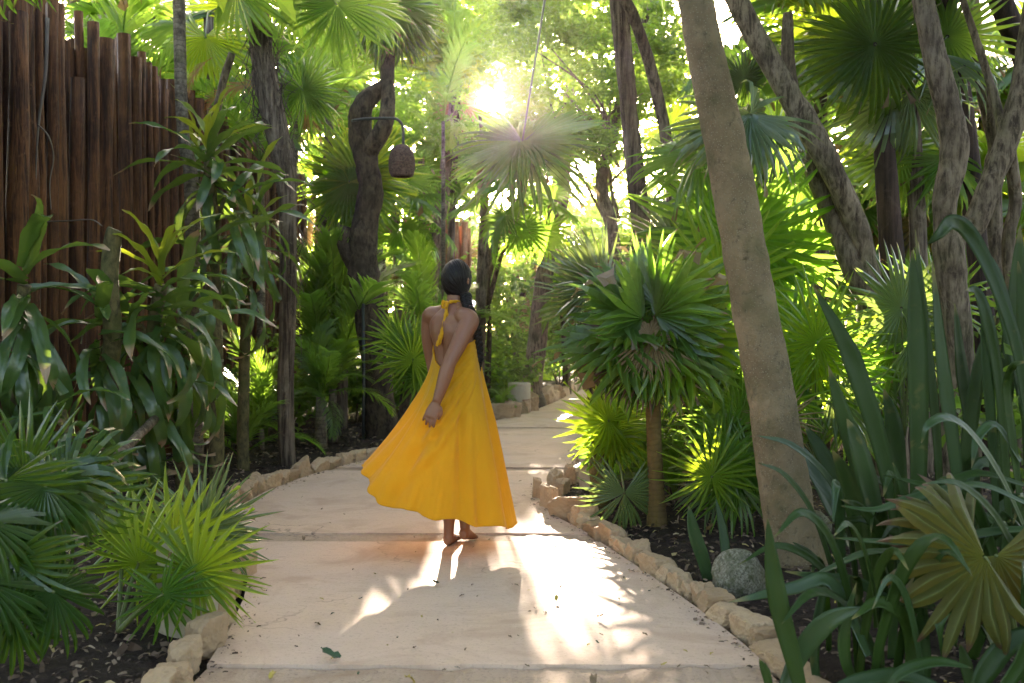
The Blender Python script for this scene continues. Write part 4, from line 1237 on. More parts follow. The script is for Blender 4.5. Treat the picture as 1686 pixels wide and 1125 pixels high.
for s in ((338, 62, 10.6, .66, 270, (0, -.85, .55), 2, 'fan_backlit'), (498, 148, 10.9, .62, 300, (.1, -.9, .5), 1, 'fan'), (500, 150, 10.95, .55, 80, (0, -.9, .5), 0, 'fan'), (420, 60, 11.2, .7, 330, (0, -.8, .6), 1, 'fan'), (300, 40, 11.4, .7, 190, (0, -.8, .6), 1, 'fan'), (380, 10, 11.6, .7, 70, (0, -.9, .3), 0, 'fan_backlit')):
    hero_fan(pd, *s[:5], nrm=s[5], v=s[6], mat=s[7], crown=Cd)
# feather palms
def feather(label, px, d, h, nf, L, seed, stem=.05, el=(80, 5), lean=0.0, check=True, meshes=None, mat=None):
    b = base_of(px, d)
    t = thing('feather_palm', label, 'palm', b)
    top = b + Vector((lean, 0, h))
    put('trunk', tube_mesh('trunk', [(0, 0, -.1), (lean * .3, 0, h * .5), (lean, 0, h)], [stem * 1.2, stem, stem * .8], M['bark_ring'], k=9, rough=.05), t, Matrix.Translation(b))
    pin_crown(t, top, nf, L, seed, check=check, el=el, meshes=meshes, mat=mat)
    return t
feather('feather palm arching over the log fence beside the ringed grey trunk', 190, 12.5, 3.9, 14, 2.0, 401, check=False)
q = feather('feather palm with one dead orange frond behind the shaggy trunk', 430, 11.6, 3.2, 9, 1.4, 402, check=False)
put('frond', PIN[0], q, basis((-.9, -.2, -.25), (-.2, -.7, .6), P(462, 140, 10.6), .95), M['pin_dead'])
put('frond', PIN[0], q, basis((-.5, -.2, -.75), (-.5, -.7, .2), P(350, 95, 10.4), .55), M['pin_dead'])
feather('small dark feather palm with grassy fronds at the foot of the slim grey palm', 528, 10.2, .55, 13, .85, 403, .06, (75, -25), check=False)
feather('low feather palm before the foot of the twisted tree', 548, 10.7, .6, 10, .7, 404, .05, (80, 0), check=False)
feather('young feather palm with thin upright stems between shaggy trunk and twisted tree', 545, 11.6, .4, 12, 2.2, 405, .05, (88, 55), check=False)
feather('feather palm glowing lime left of the head of the woman', 690, 14.2, 1.1, 13, 1.5, 406, .05, (85, 10))
feather('feather palm in deep shade at the foot of the log fence', 430, 9.9, .25, 9, 1.05, 407, .03, (80, 25), check=False)
feather('feather palm filling the gap under the basket lamp', 625, 14.5, 2.4, 12, 1.7, 408, .06, (80, -10))
feather('feather palm with pale fronds hanging left of the sun', 730, 15.2, 4.4, 12, 1.7, 409, .035, (60, -25))
# low palms in the left front
pa = thing('fan_palm', 'dark drooping fan palm at the lower left corner', 'palm', base_of(70, 3.95))
Ca = base_of(70, 4.0) + Vector((0, 0, .15))
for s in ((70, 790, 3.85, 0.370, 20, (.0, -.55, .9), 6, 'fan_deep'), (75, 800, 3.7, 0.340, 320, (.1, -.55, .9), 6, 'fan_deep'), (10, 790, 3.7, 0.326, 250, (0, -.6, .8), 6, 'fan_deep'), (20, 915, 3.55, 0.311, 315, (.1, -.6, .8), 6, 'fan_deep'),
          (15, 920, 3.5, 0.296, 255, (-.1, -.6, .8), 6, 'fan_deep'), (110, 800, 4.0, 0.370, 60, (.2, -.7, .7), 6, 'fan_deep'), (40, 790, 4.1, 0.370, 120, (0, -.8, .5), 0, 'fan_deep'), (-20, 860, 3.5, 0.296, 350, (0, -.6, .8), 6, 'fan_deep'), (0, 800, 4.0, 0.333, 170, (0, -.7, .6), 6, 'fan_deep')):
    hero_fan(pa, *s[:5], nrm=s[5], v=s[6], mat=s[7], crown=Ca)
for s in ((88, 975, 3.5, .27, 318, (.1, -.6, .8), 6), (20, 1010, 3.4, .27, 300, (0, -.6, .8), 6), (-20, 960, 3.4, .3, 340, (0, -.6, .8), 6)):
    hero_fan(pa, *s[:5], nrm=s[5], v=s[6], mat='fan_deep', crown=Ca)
pc = thing('fan_palm', 'bright green star leaved fan palm spilling over the left edging stones', 'palm', G(200, 1060))
Cc = G(195, 1065) + Vector((0, 0, .06))
for s in ((228, 928, 4.15, .37, 75, (.05, -1, .35), 4, 'fan_backlit'), (322, 942, 4.05, .33, 60, (.25, -.8, .7), 5, 'fan_backlit'), (318, 942, 4.07, .30, 330, (.3, -.7, .8), 4, 'fan_backlit'), (285, 900, 4.25, .36, 55, (.1, -.9, .5), 5, 'fan_backlit'),
          (205, 880, 4.4, .28, 110, (0, -.9, .4), 5, 'fan')):
    hero_fan(pc, *s[:5], nrm=s[5], v=s[6], mat=s[7], crown=Cc)
hero_fan(pc, 268, 978, 3.95, .23, 285, nrm=(.1, -.9, .4), v=5, mat='fan', crown=Cc)
pe = thing('fan_palm', 'silvery blue fan palm leaning on the left edging behind the bright green one', 'palm', base_of(310, 5.2))
Ce = base_of(300, 5.2) + Vector((0, 0, .05))
for s in ((335, 872, 4.85, .40, 85, (0, -1, .3), 4, 'fan_grey'), (335, 880, 4.8, .36, 300, (.2, -.7, .7), 1, 'fan_grey'), (330, 870, 4.95, .34, 150, (-.1, -.9, .4), 4, 'fan_grey')):
    hero_fan(pe, *s[:5], nrm=s[5], v=s[6], mat=s[7], crown=Ce)
# leaf tips that hang in at the top left corner
pz = thing('fan_palm', 'fan palm whose leaf tips hang into the top left corner before the logs', 'palm', base_of(-160, 5.6))
trunk_px('trunk', pz, [(-190, 900, 5.6, 50), (-180, 400, 5.6, 46), (-120, -120, 5.6, 44)], M['bark_fibre'], rough=.08, seed=44)
Cz = P(-120, -120, 5.6)
for s in ((10, -150, 5.2, .55, 285, (.1, -.8, .6), 1, 'fan'), (75, -155, 5.3, .55, 300, (.1, -.8, .6), 1, 'fan'), (-50, -110, 5.2, .5, 270, (0, -.9, .4), 2, 'fan')):
    hero_fan(pz, *s[:5], nrm=s[5], v=s[6], mat=s[7], crown=Cz)


# ------------------------------------------------------------------ corn plants along the fence
def corn_plant(label, base, pts, rosettes, seed):
    """PTS: stem points in the picture (px, py, depth, width px); ROSETTES: (px, py, depth, leaf length, count, young leaves, hang 0..1)"""
    root = thing('corn_plant', label, 'plant', base)
    W = [tuple(base)] + [tuple(P(*p[:3])) for p in pts]
    rad = [pts[0][3] * pts[0][2] / F_PX / 2 * 1.1] + [p[3] * p[2] / F_PX / 2 for p in pts]
    A = catmull([w + (r,) for w, r in zip(W, rad)], 6)
    put('stem', tube_mesh('stem', A[:, :3] - np.array(base), A[:, 3], M['bark_mossy'], k=10, rough=.10, rscale=9, seed=seed), root, Matrix.Translation(base))
    g = random.Random(seed)
    for px, py, d, L, n, ny, hang in rosettes:
        C = P(px, py, d)
        near = min(range(len(A)), key=lambda i: (Vector(A[i][:3]) - C).length)
        if (Vector(A[near][:3]) - C).length > .06:      # side shoot
            put('stem', tube_mesh('stem', catmull([tuple(A[max(0, near - 4)][:3]), tuple((Vector(A[near][:3]) + C) / 2 + Vector((0, 0, -.03))), tuple(C)], 5), np.linspace(.018, .014, 11), M['bark_mossy'], k=8, rough=.08), root)
        a0 = g.uniform(0, 6.28)
        for k in range(n):
            f = k / max(1, n - 1)
            az = a0 + k * 2.39996 + g.uniform(-.3, .3)
            if math.sin(az) > .3 and g.random() < .35: az = -az        # more leaves towards the light
            el = R_((78 if ny else 48) - 95 * f ** .8 - 25 * hang * f) + g.uniform(-.2, .2)
            droop = 1 + f * 2.4 * (.4 + hang) + g.uniform(-.4, .4)
            me = DRAC[min(range(8), key=lambda i: abs((.5, .9, 1.4, 1.9, 2.3, .3, 1.1, 1.7)[i] - droop * .75) + g.random() * .35)]
            X = Vector((math.cos(el) * math.cos(az), math.cos(el) * math.sin(az), math.sin(el)))
            Z = Vector((-math.sin(el) * math.cos(az), -math.sin(el) * math.sin(az), math.cos(el)))
            Z = Matrix.Rotation(g.uniform(-.5, .5), 3, X) @ Z
            s = L * g.uniform(.85, 1.18) * (.75 if k < ny else 1)
            o = C + Vector((0, 0, .07 - (.30 + .35 * hang) * f))
            if o.x + X.x * s < FX + .16:
                X.x = abs(X.x) * .6; X.normalize()
            put('leaf', me, root, basis(X, Z, o, (s, s * g.uniform(.85, 1.15), s)), M['drac_young' if k < ny else 'drac'])


corn_plant('corn plant with a bright yellow green heart of leaves', base_of(225, 6.6), [(235, 700, 6.6, 26), (250, 560, 6.5, 24), (265, 470, 6.4, 22)], [(265, 455, 6.4, 0.670, 34, 9, .7), (215, 540, 6.3, 0.626, 16, 0, 1.0)], 501)
corn_plant('tall corn plant with its rosette under the ringed grey trunk', base_of(355, 7.9), [(357, 700, 7.9, 24), (355, 560, 7.9, 24), (350, 400, 7.9, 22), (345, 260, 7.9, 20)], [(345, 255, 7.9, 0.670, 28, 6, .2), (330, 420, 7.5, 0.626, 16, 0, 1.0), (385, 330, 7.8, 0.594, 18, 0, .7)], 502)
corn_plant('corn plant with long drooping leaves at the left edge of the fence', base_of(20, 5.9), [(15, 760, 5.9, 26), (30, 600, 5.8, 24), (40, 470, 5.7, 22)], [(40, 460, 5.7, 0.648, 26, 0, .9), (-40, 560, 5.6, 0.540, 14, 0, 1.0)], 503)
corn_plant('corn plant with a cut brown stem end between drooping leaves', base_of(165, 6.2), [(170, 720, 6.2, 30), (185, 560, 6.1, 30), (180, 470, 6.05, 30), (186, 392, 6.05, 28), (190, 378, 6.05, 24)], [(165, 520, 6.0, 0.594, 16, 0, 1.0)], 504)
corn_plant('corn plant with dense hanging leaves in the middle of the fence', base_of(300, 7.0), [(300, 720, 7.0, 22), (310, 600, 6.9, 20), (300, 520, 6.8, 20)], [(300, 520, 6.8, 0.670, 28, 0, 1.0), (240, 620, 6.5, 0.594, 16, 0, 1.0)], 505)
corn_plant('corn plant reaching out to the shaggy trunk from the end of the fence', base_of(400, 8.6), [(400, 700, 8.6, 20), (405, 520, 8.5, 18), (410, 420, 8.4, 18)], [(410, 400, 8.4, 0.670, 20, 2, .6), (425, 330, 8.5, 0.648, 12, 2, .5)], 506)
corn_plant('low corn plant with scorched leaf ends near the bed floor', base_of(120, 5.7), [(120, 800, 5.7, 22), (110, 700, 5.65, 20)], [(105, 670, 5.6, 0.497, 16, 0, 1.0)], 507)
corn_plant('corn plant with green upright leaves over the top of the logs', base_of(320, 8.9), [(322, 600, 8.9, 18), (330, 300, 8.9, 17)], [(325, 240, 8.7, 0.594, 12, 4, .1)], 508)
for k, (label, pts) in enumerate((('dry pale root dangling down the face of the logs', [(78, 30, 6.9), (75, 120, 6.9), (64, 200, 6.9), (60, 260, 6.9), (58, 330, 6.9)]),
                                  ('thin tangled dry vine hanging on the logs beside the pale root', [(62, 205, 6.85), (80, 225, 6.8), (88, 260, 6.85), (82, 300, 6.85), (84, 345, 6.85)]),
                                  ('thin arching dry twig crossing before the foot of the logs', [(40, 366, 6.8), (110, 364, 6.6), (150, 362, 6.5), (168, 372, 6.4)]))):
    A = catmull([tuple(P(*p)) for p in pts], 8)
    tag(put('vine', tube_mesh('vine', A, np.linspace((.016, .006, .005)[k], .004, len(A)), M['root'], k=6, rough=.2, rscale=20)), label, 'vine')
lm = thing('log', 'thin dead log leaning against the foot of the fence', 'log', G(170, 830))
put('stem', tube_mesh('stem', catmull([tuple(P(140, 850, 5.3)), tuple(P(180, 770, 5.5)), tuple(P(215, 730, 5.8)), tuple(P(255, 690, 6.2))], 5), .028, M['bark_grey'], k=9, rough=.12, rscale=9), lm)


# ------------------------------------------------------------------ sword leaved plants, lower right
def ribbon(root, pts, wpx, seed, mat='strap', face=(0, -1, .15), n=5, tip=True, chan=.22):
    """leaf blade along picture points (px, py, depth), WPX wide at its widest"""
    W = [tuple(P(*p)) for p in pts]
    A = catmull(W, n)
    m = len(A); wpx *= .72
    d = np.mean([p[2] for p in pts]); w0 = wpx * d / F_PX / 2
    T = np.gradient(A, axis=0); T /= np.linalg.norm(T, axis=1)[:, None]
    g = np.random.default_rng(seed)
    V, tt = [], []
    f = np.array(face) + g.normal(size=3) * .22
    for j in range(m):
        u = j / (m - 1)
        la = np.cross(T[j], f); la /= np.linalg.norm(la) + 1e-9
        up = np.cross(la, T[j])
        w = w0 * (.55 + .45 * math.sin(min(1, u * 1.7) * math.pi / 2)) * (1 if u < .5 else max(.02, math.cos((u - .5) / .5 * 1.55) ** .8))
        for k, s in enumerate((-1, -.5, 0, .5, 1)):
            z = chan * w * (s * s) + .06 * w * math.sin(u * 17 + k + seed)
            V.append(A[j] + la * s * w + up * z); tt.append(u)
        # underside, so that the blade has the thickness of a fleshy leaf
    nv = len(V)
    for j in range(m):
        u = j / (m - 1); la = np.cross(T[j], f); la /= np.linalg.norm(la) + 1e-9; up = np.cross(la, T[j])
        for k in range(5):
            V.append(V[j * 5 + k] - up * (.0035 if k in (1, 2, 3) else .0004)); tt.append(u)
    F = []
    for j in range(m - 1):
        for k in range(4):
            b = j * 5 + k
            F += [(b, b + 1, b + 6, b + 5), (nv + b, nv + b + 5, nv + b + 6, nv + b + 1)]
        for k in (0, 4):
            b = j * 5 + k
            F.append((b, b + 5, nv + b + 5, nv + b) if k == 0 else (b, nv + b, nv + b + 5, b + 5))
    put('leaf', quad_mesh('leaf', V, F, M[mat], True, {'t': tt, 's': np.full(len(V), g.random())}), root)


sa = thing('sword_plant', 'clump of tall upright dark sword leaves before the knobby trunk', 'plant', base_of(1520, 4.2))
d = 4.1
for k, (pts, w, mt) in enumerate((
        ([(1505, 930, d), (1512, 760, d), (1510, 600, d), (1507, 500, d), (1502, 412, d)], 47, 'strap'),
        ([(1550, 900, 4.3), (1540, 700, 4.3), (1520, 520, 4.3), (1507, 378, 4.3)], 26, 'strap'),
        ([(1490, 930, d), (1450, 740, d), (1412, 620, d), (1388, 560, d), (1338, 470, d)], 48, 'strap'),
        ([(1475, 960, d), (1425, 800, d), (1390, 690, d), (1364, 603, d)], 42, 'strap'),
        ([(1590, 900, d), (1568, 720, d), (1552, 600, d), (1535, 430, d)], 32, 'strap_blue'),
        ([(1700, 760, 3.9), (1675, 580, 3.9), (1630, 450, 3.9), (1595, 385, 3.9), (1566, 366, 3.85), (1545, 386, 3.8), (1528, 402, 3.8)], 40, 'strap'),
        ([(1660, 850, 4.0), (1645, 640, 4.0), (1625, 530, 4.0), (1608, 482, 4.0), (1590, 478, 3.95)], 32, 'strap'),
        ([(1640, 850, 4.0), (1630, 680, 4.0), (1623, 590, 4.0), (1616, 515, 4.0)], 26, 'strap'),
        ([(1690, 700, 4.3), (1665, 560, 4.3), (1640, 460, 4.3), (1622, 410, 4.3)], 34, 'strap_blue'),
        ([(1690, 900, 3.8), (1668, 740, 3.8), (1656, 640, 3.8), (1666, 605, 3.75), (1690, 595, 3.7)], 26, 'strap'),
        ([(1610, 900, 4.4), (1596, 720, 4.4), (1580, 600, 4.4), (1572, 500, 4.4)], 46, 'strap'),
        ([(1470, 960, 4.0), (1440, 850, 4.0), (1412, 740, 4.0), (1395, 690, 4.0)], 55, 'strap'),
        ([(1640, 900, 4.4), (1655, 640, 4.4), (1672, 470, 4.4), (1680, 370, 4.4)], 44, 'strap'),
        ([(1560, 930, 4.3), (1590, 740, 4.3), (1612, 600, 4.3), (1640, 520, 4.3)], 40, 'strap'),
        ([(1700, 940, 4.2), (1700, 740, 4.2), (1690, 560, 4.2), (1676, 430, 4.2)], 46, 'strap'),
        ([(1440, 980, 4.2), (1420, 880, 4.2), (1400, 800, 4.2), (1370, 740, 4.2)], 50, 'strap'),
        ([(1500, 960, 4.3), (1480, 800, 4.3), (1470, 700, 4.3), (1455, 640, 4.3)], 44, 'strap'))):
    ribbon(sa, pts, w, 600 + k, mt)
sb = thing('sword_plant', 'clump of arching strap leaves bending out over the dark bed below the upright sword leaves', 'plant', base_of(1640, 3.7))
for k, (pts, w, mt) in enumerate((
        ([(1700, 900, 3.7), (1650, 790, 3.65), (1600, 715, 3.6), (1560, 688, 3.55), (1528, 700, 3.5), (1517, 730, 3.5)], 25, 'strap_blue'),
        ([(1720, 870, 3.5), (1640, 875, 3.5), (1560, 888, 3.45), (1470, 893, 3.4), (1376, 886, 3.35)], 28, 'strap_blue'),
        ([(1690, 830, 3.6), (1620, 800, 3.6), (1560, 806, 3.55), (1490, 825, 3.5), (1440, 840, 3.5), (1385, 833, 3.5)], 26, 'strap_blue'),
        ([(1590, 960, 3.6), (1500, 915, 3.6), (1430, 910, 3.55), (1370, 935, 3.5), (1335, 950, 3.5)], 22, 'strap_blue'),
        ([(1540, 1000, 3.5), (1460, 985, 3.5), (1410, 958, 3.5), (1350, 950, 3.45), (1292, 941, 3.4)], 24, 'strap_blue'),
        ([(1690, 800, 3.7), (1610, 780, 3.7), (1540, 800, 3.7), (1455, 782, 3.7)], 24, 'strap'),
        ([(1560, 960, 3.7), (1520, 880, 3.7), (1490, 815, 3.7), (1470, 762, 3.7)], 22, 'strap'),
        ([(1680, 760, 3.8), (1640, 700, 3.8), (1610, 720, 3.75), (1600, 770, 3.7)], 22, 'strap_blue'))):
    ribbon(sb, pts, w, 640 + k, mt, face=(0, -.6, .8))
sc = thing('sword_plant', 'dark curling strap leaves along the bottom edge of the lower right corner', 'plant', base_of(1520, 3.3))
for k, (pts, w, mt) in enumerate((
        ([(1285, 1150, 3.3), (1318, 1075, 3.3), (1365, 1022, 3.25), (1425, 1000, 3.2)], 48, 'strap_blue'),
        ([(1495, 1150, 3.3), (1502, 1070, 3.3), (1490, 1015, 3.25), (1445, 992, 3.2), (1402, 1020, 3.15)], 38, 'strap'),
        ([(1650, 1100, 3.3), (1620, 1040, 3.3), (1580, 1000, 3.25), (1548, 1020, 3.2), (1552, 1090, 3.2)], 32, 'strap'),
        ([(1720, 1030, 3.2), (1660, 1060, 3.2), (1620, 1110, 3.2), (1600, 1150, 3.2)], 50, 'strap'),
        ([(1560, 1140, 3.2), (1490, 1112, 3.2), (1420, 1118, 3.2), (1370, 1130, 3.2)], 34, 'strap'),
        ([(1520, 1150, 3.3), (1520, 1090, 3.3), (1514, 1030, 3.3), (1512, 1010, 3.3)], 40, 'strap'),
        ([(1430, 1150, 3.3), (1395, 1100, 3.3), (1390, 1040, 3.3), (1410, 960, 3.3)], 30, 'strap'),
        ([(1600, 1150, 3.3), (1590, 1100, 3.3), (1580, 1060, 3.3)], 34, 'strap'),
        ([(1350, 1150, 3.4), (1340, 1080, 3.4), (1350, 1000, 3.4), (1360, 960, 3.4)], 26, 'strap_blue'),
        ([(1270, 1150, 3.25), (1262, 1110, 3.25), (1250, 1085, 3.25)], 22, 'strap'),
        ([(1430, 1080, 3.3), (1370, 960, 3.4), (1310, 968, 3.4), (1200, 992, 3.4)], 34, 'strap_blue'),
        ([(1360, 940, 4.6), (1340, 920, 4.55), (1306, 893, 4.5)], 26, 'strap'),
        ([(1640, 1150, 3.1), (1680, 1090, 3.1), (1700, 1020, 3.1)], 40, 'strap'),
        ([(1460, 1150, 3.1), (1480, 1110, 3.1), (1540, 1090, 3.1), (1600, 1100, 3.1)], 30, 'strap'))):
    ribbon(sc, pts, w, 660 + k, mt, face=(0, -.7, .6))
sg = thing('sword_plant', 'dense dark undergrowth of narrow strap leaves filling the lower right corner', 'plant', base_of(1560, 3.9))
g = random.Random(71)
for k in range(46):
    d0 = g.uniform(3.25, 4.6); x0 = g.uniform(1360, 1740) if d0 < 4 else g.uniform(1400, 1740)
    y0 = 540 + CAM_H * F_PX / d0 + 10
    hgt = g.uniform(150, 330) * 3.8 / d0; lean = g.uniform(-190, 150)
    tipd = g.uniform(-.1, .75)
    pts = [(x0, y0, d0), (x0 + lean * .12, y0 - hgt * .4, d0 - .05), (x0 + lean * .42, y0 - hgt * .8, d0 - .12), (x0 + lean * .8, y0 - hgt * (1.02 - tipd * .15), d0 - .2), (x0 + lean * 1.15, y0 - hgt * (1.08 - tipd * .6), d0 - .28)]
    ribbon(sg, pts, g.uniform(18, 34), 720 + k, g.choice(('strap', 'strap', 'strap', 'strap_blue')), face=(g.uniform(-.3, .3), -.8, .5))
sd = thing('sword_plant', 'single upright lance shaped leaf at the corner of the path', 'plant', G(1320, 1150))
ribbon(sd, [(1322, 1150, 3.25), (1306, 1085, 3.25), (1284, 1000, 3.25), (1272, 930, 3.25), (1264, 855, 3.25)], 46, 681, 'strap')
se = thing('sword_plant', 'small pair of wavy green sword leaves standing in the mulch by the mossy rock', 'plant', G(1178, 988))
ribbon(se, [(1172, 992, 5.0), (1160, 930, 5.0), (1142, 875, 5.0), (1134, 833, 5.0)], 32, 682, 'strap_blue')
ribbon(se, [(1182, 985, 5.0), (1195, 930, 5.0), (1190, 870, 5.05), (1178, 820, 5.1)], 22, 683, 'strap')
sf = thing('sword_plant', 'bluish strap leaves slanting down behind the foot of the leaning trunk', 'plant', base_of(1360, 5.6))
ribbon(sf, [(1400, 900, 5.5), (1365, 830, 5.5), (1335, 770, 5.55), (1310, 725, 5.6)], 60, 684, 'strap_blue', (0, -.8, .6))
ribbon(sf, [(1410, 880, 5.4), (1380, 800, 5.4), (1350, 740, 5.45), (1325, 700, 5.5)], 36, 685, 'strap', (0, -.8, .6))
pyv = thing('fan_palm', 'dying yellow brown fan palm leaf spread low among the strap leaves', 'palm', base_of(1650, 3.6))
Cy = base_of(1680, 3.7) + Vector((0, 0, .05))
hero_fan(pyv, 1622, 918, 3.2, .36, 202, (-.1, -1, .35), 7, 'fan_dying', Cy)
hero_fan(pyv, 1600, 895, 3.4, .31, 168, (-.1, -.9, .5), 7, 'fan_dying', Cy)
hero_fan(pyv, 1640, 915, 3.25, .30, 290, (.1, -1, .2), 7, 'fan_dying', Cy)
# ------------------------------------------------------------------ the woman
def skin_mat():
    m, nt, out = newmat('skin')
    n1 = noise_t(nt, texco(nt), 6, 4)
    n2 = noise_t(nt, texco(nt), 160, 2)
    c = mix(nt, n1, (.175, .070, .034), (.225, .094, .048))
    p = N(nt, 'ShaderNodeBsdfPrincipled', {'Base Color': c, 'Roughness': .46, 'Specular IOR Level': .45, 'Subsurface Weight': .12, 'Subsurface Radius': (.010, .004, .002),
                                           'Subsurface Scale': 1.0, 'Normal': bump(nt, n2, .05, .002)})
    nt.links.new(p.outputs[0], out.inputs[0])
    return m


def cloth_mat(name, col, tr, tf=.4):
    m, nt, out = newmat(name)
    n1 = noise_t(nt, texco(nt), 7, 4)
    wv = noise_t(nt, texco(nt, (1, 1, .35)), 60, 3)
    fine = noise_t(nt, texco(nt), 420, 2)
    c = mix(nt, n1, col, tuple(x * .88 for x in col))
    crease = noise_t(nt, texco(nt, (1, 1, .3), rot=(0, .5, 0)), 16, 5, .6, .8)
    h = math_(nt, 'ADD', math_(nt, 'ADD', math_(nt, 'MULTIPLY', wv, .5), math_(nt, 'MULTIPLY', fine, .25)), math_(nt, 'MULTIPLY', crease, 1.2))
    b = bump(nt, h, .45, .008)
    p = N(nt, 'ShaderNodeBsdfPrincipled', {'Base Color': c, 'Roughness': .75, 'Specular IOR Level': .2, 'Sheen Weight': .15, 'Normal': b})
    t = N(nt, 'ShaderNodeBsdfTranslucent', {'Color': tr, 'Normal': b})
    s = N(nt, 'ShaderNodeMixShader', {0: tf, 1: p.outputs[0], 2: t.outputs[0]})
    nt.links.new(s.outputs[0], out.inputs[0])
    return m


def hair_mat():
    m, nt, out = newmat('black_hair')
    at = N(nt, 'ShaderNodeAttribute', attribute_name='s')
    c = mix(nt, at.outputs['Fac'], (.004, .003, .0025), (.012, .008, .006))
    p = N(nt, 'ShaderNodeBsdfPrincipled', {'Base Color': c, 'Roughness': .45, 'Specular IOR Level': .2})
    nt.links.new(p.outputs[0], out.inputs[0])
    return m


M['skin'] = skin_mat()
M['dress'] = cloth_mat('marigold_cloth', (.70, .365, .013), (.85, .42, .013), .37)
M['hair'] = hair_mat()

WD = 5.70
PH = R_(44)                                   # she faces away from the camera and to the right
FW = Vector((math.cos(PH), math.sin(PH), 0))   # forward
RT = Vector((math.sin(PH), -math.cos(PH), 0))  # her right hand side
woman = thing('person', 'person in a long marigold yellow backless dress with black braided hair on the path', 'person', G(748, 903))


def wp(px, py, dd=0.0): return P(px, py, WD + dd)


def loft(mb, rings):
    """rings: (centre, half width along A, A, half depth along B, B); closed at both ends"""
    k = 28
    V = []
    rr = [rings[0]] + list(rings) + [rings[-1]]
    for i, (c, a, A, b, B) in enumerate(rr):
        if i in (0, len(rr) - 1): a, b = 1e-4, 1e-4
        for j in range(k):
            t = 2 * math.pi * j / k
            V.append(tuple(Vector(c) + Vector(A) * a * math.cos(t) + Vector(B) * b * math.sin(t)))
    n = len(rr)
    I = np.arange(n * k).reshape(n, k); J = np.roll(I, -1, 1)
    mb.add(V, np.stack([I[:-1], J[:-1], J[1:], I[1:]], -1).reshape(-1, 4))


def limb(mb, pts, k=16, n=6):
    A = catmull(pts, n)
    V, F, t = tube_arrays(A[:, :3], A[:, 3], k=k)
    mb.add(V, F)


def ball(mb, c, r, ax=None):
    c = Vector(c)
    rows, k = 12, 18
    V = []
    for i in range(rows + 1):
        p = math.pi * i / rows
        for j in range(k):
            t = 2 * math.pi * j / k
            q = Vector((math.sin(p) * math.cos(t), math.sin(p) * math.sin(t), math.cos(p)))
            if hasattr(r, '__len__'):
                X, Y, Z = ax
                q = X * q.x * r[0] + Y * q.y * r[1] + Z * q.z * r[2]
            else: q = q * r
            V.append(tuple(c + q))
    I = np.arange((rows + 1) * k).reshape(rows + 1, k); J = np.roll(I, -1, 1)
    mb.add(V, np.stack([I[:-1], J[:-1], J[1:], I[1:]], -1).reshape(-1, 4))


UP = Vector((0, 0, 1))
# spine centres by height
SPZ = [.70, .86, 1.03, 1.16, 1.28, 1.36, 1.42, 1.47]
SPX = [wp(746, 690).x, wp(744, 655).x, wp(747, 606).x, wp(747, 570).x, wp(744, 533).x, wp(746, 510).x, wp(750, 494).x, wp(752, 478).x]
SPY = [WD, WD, WD, WD - .005, WD, WD + .008, WD + .02, WD + .03]


def spine(z): return Vector((float(np.interp(z, SPZ, SPX)), float(np.interp(z, SPZ, SPY)), z))


TZ = [.70, .78, .87, .95, 1.03, 1.10, 1.17, 1.24, 1.29, 1.325, 1.350, 1.372, 1.395, 1.43, 1.47]
TA = [.150, .168, .172, .152, .126, .124, .136, .152, .160, .150, .112, .074, .056, .050, .050]
TB = [.105, .115, .118, .104, .088, .090, .098, .104, .098, .086, .070, .060, .054, .052, .052]


def torso_ab(z): return float(np.interp(z, TZ, TA)), float(np.interp(z, TZ, TB))


